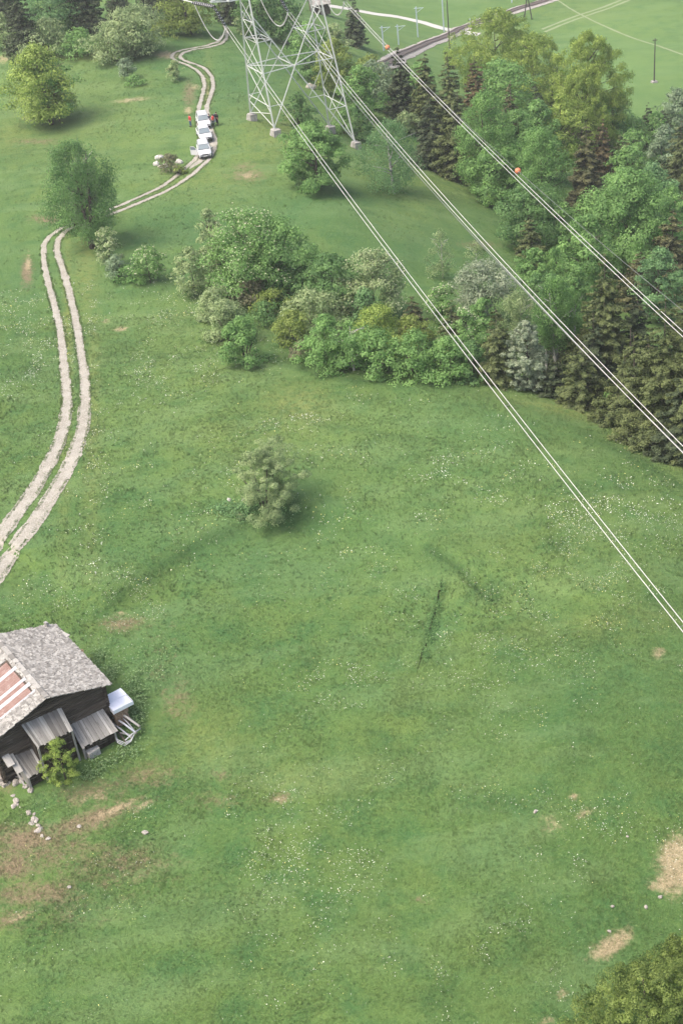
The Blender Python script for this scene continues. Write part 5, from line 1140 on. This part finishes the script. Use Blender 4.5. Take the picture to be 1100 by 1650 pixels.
# ------------------------------------------------------------------ cars
M_paint = mat('white car paint', (.62, .62, .63), .25, .5); M_paint.node_tree.nodes['Principled BSDF'].inputs['Coat Weight'].default_value = .6
M_glass = mat('tinted car glass', (.16, .20, .22), .08, .8); M_tyre = mat('tyre rubber', (.03, .03, .03), .8); M_rim = mat('alloy rim', (.5, .5, .52), .3, .5, .6)
M_black = mat('black plastic', (.035, .035, .04), .5); M_lamp = mat('headlamp glass', (.55, .58, .60), .1, .6); M_redl = mat('red tail lamp', (.35, .02, .02), .3); M_plate = mat('number plate', (.75, .75, .72), .5)
def car(label, c0, rz, suv=True, open_doors=(), group=None):
    o = thing('parked_car', label, 'car', tuple(c0), rz, group)
    # x = across, y = forward (nose at +y), sections along y
    Lh = 2.15; Wd = .90; hb = 1.0 if suv else .88; ht = 1.54 if suv else 1.42
    def loft(secs, name, M, parent, closed=True, lab=None):
        mb = MB(); n_ = len(secs[0]); vs = [p for s in secs for p in s]
        fs = [(i * n_ + j, i * n_ + (j + 1) % n_, (i + 1) * n_ + (j + 1) % n_, (i + 1) * n_ + j) for i in range(len(secs) - 1) for j in range(n_)]
        fs += [tuple(range(n_ - 1, -1, -1)), tuple((len(secs) - 1) * n_ + j for j in range(n_))]
        mb.add(vs, fs); return mb.build(name, M, parent, lab, bevel=.03)
    def sec(y, w_, zb, zt, sh=.12): return [(-w_ * .94, y, zb), (w_ * .94, y, zb), (w_, y, zb + .25), (w_, y, zt - sh), (w_ * .86, y, zt), (-w_ * .86, y, zt), (-w_, y, zt - sh), (-w_, y, zb + .25)]
    loft([sec(-Lh, Wd * .86, .42, hb - .05), sec(-Lh + .12, Wd * .95, .28, hb), sec(-1.2, Wd, .24, hb + .02), sec(0, Wd, .24, hb), sec(.85, Wd, .24, hb - .02), sec(1.6, Wd * .97, .24, hb - .10), sec(Lh - .1, Wd * .9, .26, hb - .22), sec(Lh, Wd * .8, .36, hb - .34)], 'body', M_paint, o)
    yr, yf = (-Lh + .15, .95) if suv else (-1.65, .95); tr, tf = (-Lh + .45, .25) if suv else (-1.0, .15)
    def cs(y, w_, z, w2=None): return [(-w_, y, z), (w_, y, z)]
    zb_ = hb - .01; A_ = [(-.80, yf, zb_), (.80, yf, zb_), (.80, yr, zb_), (-.80, yr, zb_)]; T = [(-.64, tf, ht - .04), (.64, tf, ht - .04), (.64, tr, ht - .04), (-.64, tr, ht - .04)]
    mb = MB(); mb.add(A_ + T, [(0, 1, 5, 4), (1, 2, 6, 5), (2, 3, 7, 6), (3, 0, 4, 7), (4, 5, 6, 7)]); mb.build('cabin', M_black, o)
    def pane(q_, name, ins=.06, M=M_glass):
        q_ = [Vector(p) for p in q_]; c_ = sum(q_, Vector()) / 4; n_ = (q_[1] - q_[0]).cross(q_[2] - q_[0]).normalized()
        if n_.dot(c_ - Vector((0, -.3, 1.0))) < 0: n_ = -n_
        vs = [p.lerp(c_, ins) + n_ * .012 for p in q_] ; vs += [p - n_ * .01 for p in vs]
        mb = MB(); mb.add(vs, [(0, 1, 2, 3), (7, 6, 5, 4), (0, 4, 5, 1), (1, 5, 6, 2), (2, 6, 7, 3), (3, 7, 4, 0)]); return mb.build(name, M, o)
    pane([A_[0], A_[1], T[1], T[0]], 'windscreen', .10); pane([A_[3], A_[2], T[2], T[3]], 'rear_window', .12); pane([A_[1], A_[2], T[2], T[1]], 'side_window'); pane([A_[0], A_[3], T[3], T[0]], 'side_window')
    mb = MB(); mb.box((0, (tf + tr) / 2, ht - .015), (.67, (tf - tr) / 2 + .05, .035))
    for i in range(4):
        a, b = Vector(A_[i]), Vector(T[i]); mb.tube([a, b], .045, 5)
    for s in (-1, 1): mb.tube([((s * .80), -.45, zb_), (s * .655, -.5, ht - .05)], .035, 4)
    mb.build('roof', M_paint, o, bevel=.02)
    if suv:
        for s in (-1, 1): mb = MB(); mb.tube([(s * .6, tf - .1, ht + .07), (s * .6, tr + .1, ht + .07)], .02, 5); mb.build('roof_rail', M_black, o)
    for s in (-1, 1):
        for y in (-1.32, 1.32):
            wh = link(bpy.data.objects.new('wheel', None)); wh.parent = o; wh.location = (s * .80, y, .34)
            mb = MB(); mb.lathe((0, 0, 0), [(.20, -.12), (.32, -.11), (.345, -.05), (.345, .05), (.32, .11), (.20, .12)], 20, axis=(1, 0, 0)); mb.build('tyre', M_tyre, wh, sm=False)
            mb = MB(); mb.lathe((s * .02, 0, 0), [(.06, -.11), (.21, -.105), (.21, .105), (.06, .11)], 10, axis=(1, 0, 0)); mb.build('rim', M_rim, wh)
        mb = MB(); mb.box((s * .62, Lh - .10, hb - .30), (.17, .07, .075), -s * .25); mb.build('headlight', M_lamp, o, bevel=.02)
        mb = MB(); mb.box((s * .72, -Lh + .05, hb - .22), (.10, .05, .12)); mb.build('tail_light', M_redl, o, bevel=.01)
        mb = MB(); mb.box((s * .99, .78, hb + .08), (.10, .05, .07)); mb.build('mirror', M_paint, o, bevel=.02)
    mb = MB(); mb.box((0, Lh - .01, hb - .32), (.40, .03, .06)); mb.box((0, Lh - .0, .40), (.70, .04, .08)); mb.build('grille', M_black, o)
    mb = MB(); mb.box((0, Lh + .035, .50), (.26, .008, .055)); mb.build('number_plate', M_plate, o)
    mb = MB(); mb.box((0, -Lh - .01, .62), (.26, .008, .055)); mb.build('number_plate', M_plate, o)
    for s, hy in open_doors:      # door swung open: hinge at the front edge
        dr = MB(); a = R_(62) * s; M = Matrix.Rotation(a, 3, 'Z')
        hing = Vector((s * .90, hy, 0)); 
        def dp(y, z, x=0): return hing + M @ Vector((x, -y, z))
        vs = []
        for x_ in (-.03, .03): vs += [dp(0, .30, x_), dp(1.02, .30, x_), dp(1.05, hb - .02, x_), dp(0, hb - .04, x_)]
        dr.add(vs, [(0, 1, 2, 3), (7, 6, 5, 4), (0, 4, 5, 1), (1, 5, 6, 2), (2, 6, 7, 3), (3, 7, 4, 0)])
        dr.tube([dp(.05, hb - .03), dp(.45, ht - .10), dp(.98, ht - .10), dp(1.05, hb)], .028, 4)
        d_o = dr.build('door', M_paint, o, 'open front door')
        g = MB(); vs = []
        for x_ in (-.008, .008): vs += [dp(.14, hb, x_), dp(1.0, hb, x_), dp(.95, ht - .13, x_), dp(.48, ht - .13, x_)]
        g.add(vs, [(0, 1, 2, 3), (7, 6, 5, 4), (0, 4, 5, 1), (1, 5, 6, 2), (2, 6, 7, 3), (3, 7, 4, 0)]); g.build('window', M_glass, d_o)
    return o
def on_track(px, py): 
    h_ = hit(px, py); return h_
G_C = 'white cars parked in a row on the gravel track'
c1, c2, c3 = hit(330, 249), hit(329, 222), hit(329, 202)
def heading(a, b): d = Vector(a) - Vector(b); return math.atan2(d.y, d.x) - math.pi / 2
hd = heading(hit(332, 256), hit(328, 225))
car('foremost white car of the row with its door open towards the meadow', c1 + [0, 0, .05], hd + .05, True, [(1, .8)], G_C)
car('low white car in the middle of the parked row', c2 + [.1, 0, .05], hd + .12, False, [], G_C)
car('rearmost white car of the row with people standing beside its open door', c3 + [0, .0, .05], hd + .08, True, [(-1, .8)], G_C)

# ------------------------------------------------------------------ people
M_skin = mat('skin', (.50, .32, .24), .6); M_hair = mat('dark hair', (.05, .035, .025), .8)
def skin_mesh(name, chains, Mt, parent=None, sub=1):
    """chains: lists of (point, radius); the first vertex of every later chain is (index, ...) into the vertices so far"""
    vs, es, rs = [], [], []
    for ch in chains:
        prev = None
        for q_ in ch:
            if isinstance(q_, int): prev = q_; continue
            vs.append(q_[0]); rs.append(q_[1]); i = len(vs) - 1
            if prev is not None: es.append((prev, i))
            prev = i
    me = bpy.data.meshes.new(name); me.from_pydata(vs, es, []); o = link(bpy.data.objects.new(name, me))
    md = o.modifiers.new('skin', 'SKIN'); md.use_smooth_shade = True
    for i, v in enumerate(me.skin_vertices[0].data): v.radius = (rs[i], rs[i]) if not isinstance(rs[i], tuple) else rs[i]; v.use_root = (i == 0)
    sb = o.modifiers.new('sub', 'SUBSURF'); sb.levels = sb.render_levels = sub
    dg_ = bpy.context.evaluated_depsgraph_get(); dg_.update(); me2 = bpy.data.meshes.new_from_object(o.evaluated_get(dg_)); bpy.data.objects.remove(o); me2.materials.clear()
    me2.name = name; o = obj(name, me2, Mt, parent); return o
def person(label, c0, rz, top, legs, hair=(.05, .035, .025), pose=0, h=1.0, group=None):
    o = thing('person', label, 'person', tuple(c0), rz, group); S = h
    Mt = mat('jacket cloth', top, .85); Ml = mat('trouser cloth', legs, .85); Mh = mat('hair', hair, .8); Ms = mat('shoe leather', (.04, .035, .03), .6)
    V = lambda x, y, z: (x * S, y * S, z * S)
    st = .10 + .03 * pose; ex = .05 * pose
    def arm(s): # shoulder, elbow, wrist
        if pose == 1 and s > 0: return [V(.19, 0, 1.42), V(.27, .06, 1.18), V(.18, .27, 1.12)]
        if pose == 2: return [V(s * .19, 0, 1.42), V(s * .30, -.04, 1.17), V(s * .20, .14, 1.02)]
        return [V(s * .19, 0, 1.42), V(s * .25, -.02, 1.15), V(s * .26, .06, .90)]
    ch = [[(V(0, 0, .95), .13), (V(0, 0, 1.12), .115), (V(0, 0, 1.32), .14), (V(0, 0, 1.46), .075), (V(0, .005, 1.54), .052), (V(0, .012, 1.60), .078), (V(0, .012, 1.68), .088), (V(0, .005, 1.75), .055)]]
    k = 8
    for s in (-1, 1):
        A, B, C_ = arm(s); ch.append([2, (A, .06), (B, .042), (C_, .028)]); wr = k + 2; k += 3
        d = (Vector(C_) - Vector(B)).normalized(); sdv = d.cross(Vector((0, 1, 0))).normalized() if abs(d.y) < .9 else Vector((0, 0, 1)); pm = Vector(C_) + d * .05 * S
        ch.append([wr, (tuple(pm), (.032, .018))]); pk = k; k += 1
        for f, (off_, ln) in enumerate(((-.024, .062), (-.008, .072), (.009, .068), (.025, .055))):
            p_ = pm + sdv * off_ * S; ch.append([pk, (tuple(p_ + d * .03 * S), .0095), (tuple(p_ + d * ln * S + Vector((0, .01, -.01))), .008)]); k += 2
        ch.append([wr, (tuple(Vector(C_) + sdv * .035 * S + d * .03), .011), (tuple(Vector(C_) + sdv * .05 * S + d * .065), .009)]); k += 2
    for s in (-1, 1):
        ch.append([0, (V(s * .09, 0, .86), .098), (V(s * st, .02 + ex * s, .48), .062), (V(s * (st + .01), -.01 + ex * s, .09), .042), (V(s * (st + .02), .13 + ex * s, .04), .036)])
    body = skin_mesh('body', ch, M_skin, o)
    A = {s: arm(s) for s in (-1, 1)}; lerp = lambda a, b, f: tuple(Vector(a).lerp(Vector(b), f))
    ch = [[(V(0, 0, .88), .165), (V(0, 0, 1.1), .142), (V(0, 0, 1.32), .165), (V(0, 0, 1.46), .092)]]
    for s in (-1, 1): ch.append([2, (A[s][0], .078), (A[s][1], .062), (lerp(A[s][1], A[s][2], .9), .045)])
    skin_mesh('jacket', ch, Mt, o)
    ch = [[(V(0, 0, .93), .15)]]
    for s in (-1, 1): ch.append([0, (V(s * .09, 0, .84), .115), (V(s * st, .02 + ex * s, .48), .082), (V(s * (st + .01), -.01 + ex * s, .10), .064)])
    skin_mesh('trousers', ch, Ml, o)
    mb = MB(); mb.lathe(V(0, -.012, 1.665), [(.09 * S, -.06), (.108 * S, .0), (.10 * S, .06), (.06 * S, .105), (.01, .118)], 12); mb.build('hair', Mh, o, sm=True)
    for s in (-1, 1):
        mb = MB(); mb.box(V(s * (st + .015), .07 + ex * s, .045), (.048, .14, .045)); mb.build('shoe', Ms, o, bevel=.02)
        mb = MB(); mb.lathe(V(s * .035, .096, 1.672), [(.004, -.012), (.013, 0), (.004, .012)], 6); mb.build('eye', M_black, o)
    return o
person('person in a red top and blue trousers standing alone left of the cars', hit(308, 204), 2.2, (.55, .05, .06), (.06, .11, .22), (.12, .07, .04), 0)
person('person in dark navy clothes beside the open door of the rear car', hit(339, 203), 1.9, (.02, .025, .05), (.03, .035, .06), pose=1)
person('person in a bright red jacket and dark trousers in the middle of the group', hit(345, 204), 1.2, (.75, .07, .05), (.03, .045, .045), pose=2)
person('person dressed in black at the right end of the group by the cars', hit(351, 201), 2.4, (.015, .014, .016), (.015, .015, .018), pose=0, h=1.04)

# ------------------------------------------------------------------ valley furniture
M_mast = mat('pale blue grey mast', (.42, .50, .55), .5, .4); M_dark = mat('tarred pole', (.06, .055, .05), .85)
def mast(px, py, top, label, kind='mast', group='catenary masts of the railway'):
    P0 = Vector(hit(px, py)); H = 5.
    lo_, hi_ = 1, 25
    for _ in range(25):
        mid = (lo_ + hi_) / 2
        if proj(P0 + Vector((0, 0, mid)))[0][1] > top: lo_ = mid
        else: hi_ = mid
    H = lo_; o = thing('catenary_mast' if kind == 'mast' else kind, label, 'pole' if kind != 'mast' else 'mast', tuple(P0), 0, group)
    if kind == 'mast':
        mb = MB(); mb.box((0, 0, H / 2), (.13, .10, H / 2)); mb.build('post', M_mast, o)
        mb = MB(); mb.tube([(-.5, 0, H - .3), (1.6, -.3, H - .3)], .06, 5); mb.tube([(0, 0, H - 1.3), (1.4, -.3, H - .35)], .045, 5); mb.build('bracket', M_mast, o)
    elif kind == 'double_pole':
        mb = MB(); mb.tube([(-.9, 0, 0), (-.1, 0, H)], .13, 7); mb.tube([(.9, 0, 0), (.1, 0, H)], .13, 7); mb.build('post', M_dark, o)
        mb = MB(); mb.box((0, 0, H * .6), (.5, .06, .06)); mb.box((0, 0, H - .2), (.7, .06, .06)); mb.build('crosspiece', M_dark, o)
    else:
        mb = MB(); mb.tube([(0, 0, 0), (0, 0, H * .5), (.02, 0, H)], [.15, .12, .09], 8); mb.build('post', M_dark if kind == 'wooden_pole' else M_mast, o)
        mb = MB(); mb.box((0, 0, H - .35), (.45, .05, .05))
        for s in (-1, 1): mb.lathe((s * .38, 0, H - .3), [(.03, 0), (.06, .06), (.03, .16)], 6)
        mb.build('crosspiece', M_dark, o)
    return o, H
mast(618, 82, 42, 'pale mast farthest left, close to the orange ball'); mast(642, 72, 40, 'pale mast second from the left beside the railway cutting')
mast(673, 60, 11, 'pale mast below the gravel valley road'); mast(715, 52, -14, 'tall pale mast at the level crossing')
mast(824, 4, -30, 'pale mast cut by the top edge above the yellow-green trees'); mast(757, 44, 30, 'short pale crossing post right of the level crossing', 'signal_post', None)
mast(724, 78, -12, 'tall dark wooden pole at the level crossing', 'wooden_pole', None); mast(850, 32, -6, 'dark double pole at the top edge right of the tallest bright tree', 'double_pole', None)
o, H = mast(1053, 133, 62, 'dark thin pole standing alone in the pale valley meadow', 'wooden_pole', None)
mb = MB(); mb.box((0, 0, .15), (.5, .4, .18), .3, jit=.08); mb.build('base_block', M_conc, o)
# hut
P0 = Vector(hit(516, 22)); s = proj(P0)[1]; k = 30 / s / 3.6
hut = thing('hut', 'small dark wooden hut with grey roof behind the pylon at the top edge', 'hut', tuple(P0), .12)
mb = MB()
for i in range(10): mb.tube([(-1.7 * k, -1.4 * k, (.1 + i * .2) * k), (1.7 * k, -1.4 * k, (.1 + i * .2) * k)], .11 * k, 6, .2 + .05 * (i % 3)); mb.tube([(1.7 * k, -1.4 * k, (.1 + i * .2) * k), (1.7 * k, 1.6 * k, (.1 + i * .2) * k)], .11 * k, 6, .3); mb.tube([(-1.7 * k, -1.4 * k, (.1 + i * .2) * k), (-1.7 * k, 1.6 * k, (.1 + i * .2) * k)], .11 * k, 6, .3)
mb.box((0, 1.55 * k, 1.2 * k), (1.7 * k, .05, 1.2 * k)); mb.build('wall', M_log, hut)
mb = MB()
for sd_ in (-1, 1):
    for i in range(7):
        for j in range(9):
            d = (i + .5) / 7; x = (-2.0 + (j + .5) * 4.0 / 9) * k; y = sd_ * d * 2.0 * k + .1 * k; z = (3.1 - d * 1.0) * k
            mb.box((x, y, z + .02 * i * k * 0), (.23 * k, .19 * k, .03 * k), 0, Matrix.Rotation(-sd_ * .46, 3, 'X'), rr_.random(), .01)
mb.build('roof', M_slab, hut)
mb = MB(); mb.box((0.3 * k, -1.54 * k, .75 * k), (.35 * k, .03 * k, .7 * k)); mb.build('door', M_plank, hut)
# small field gate posts by the track head
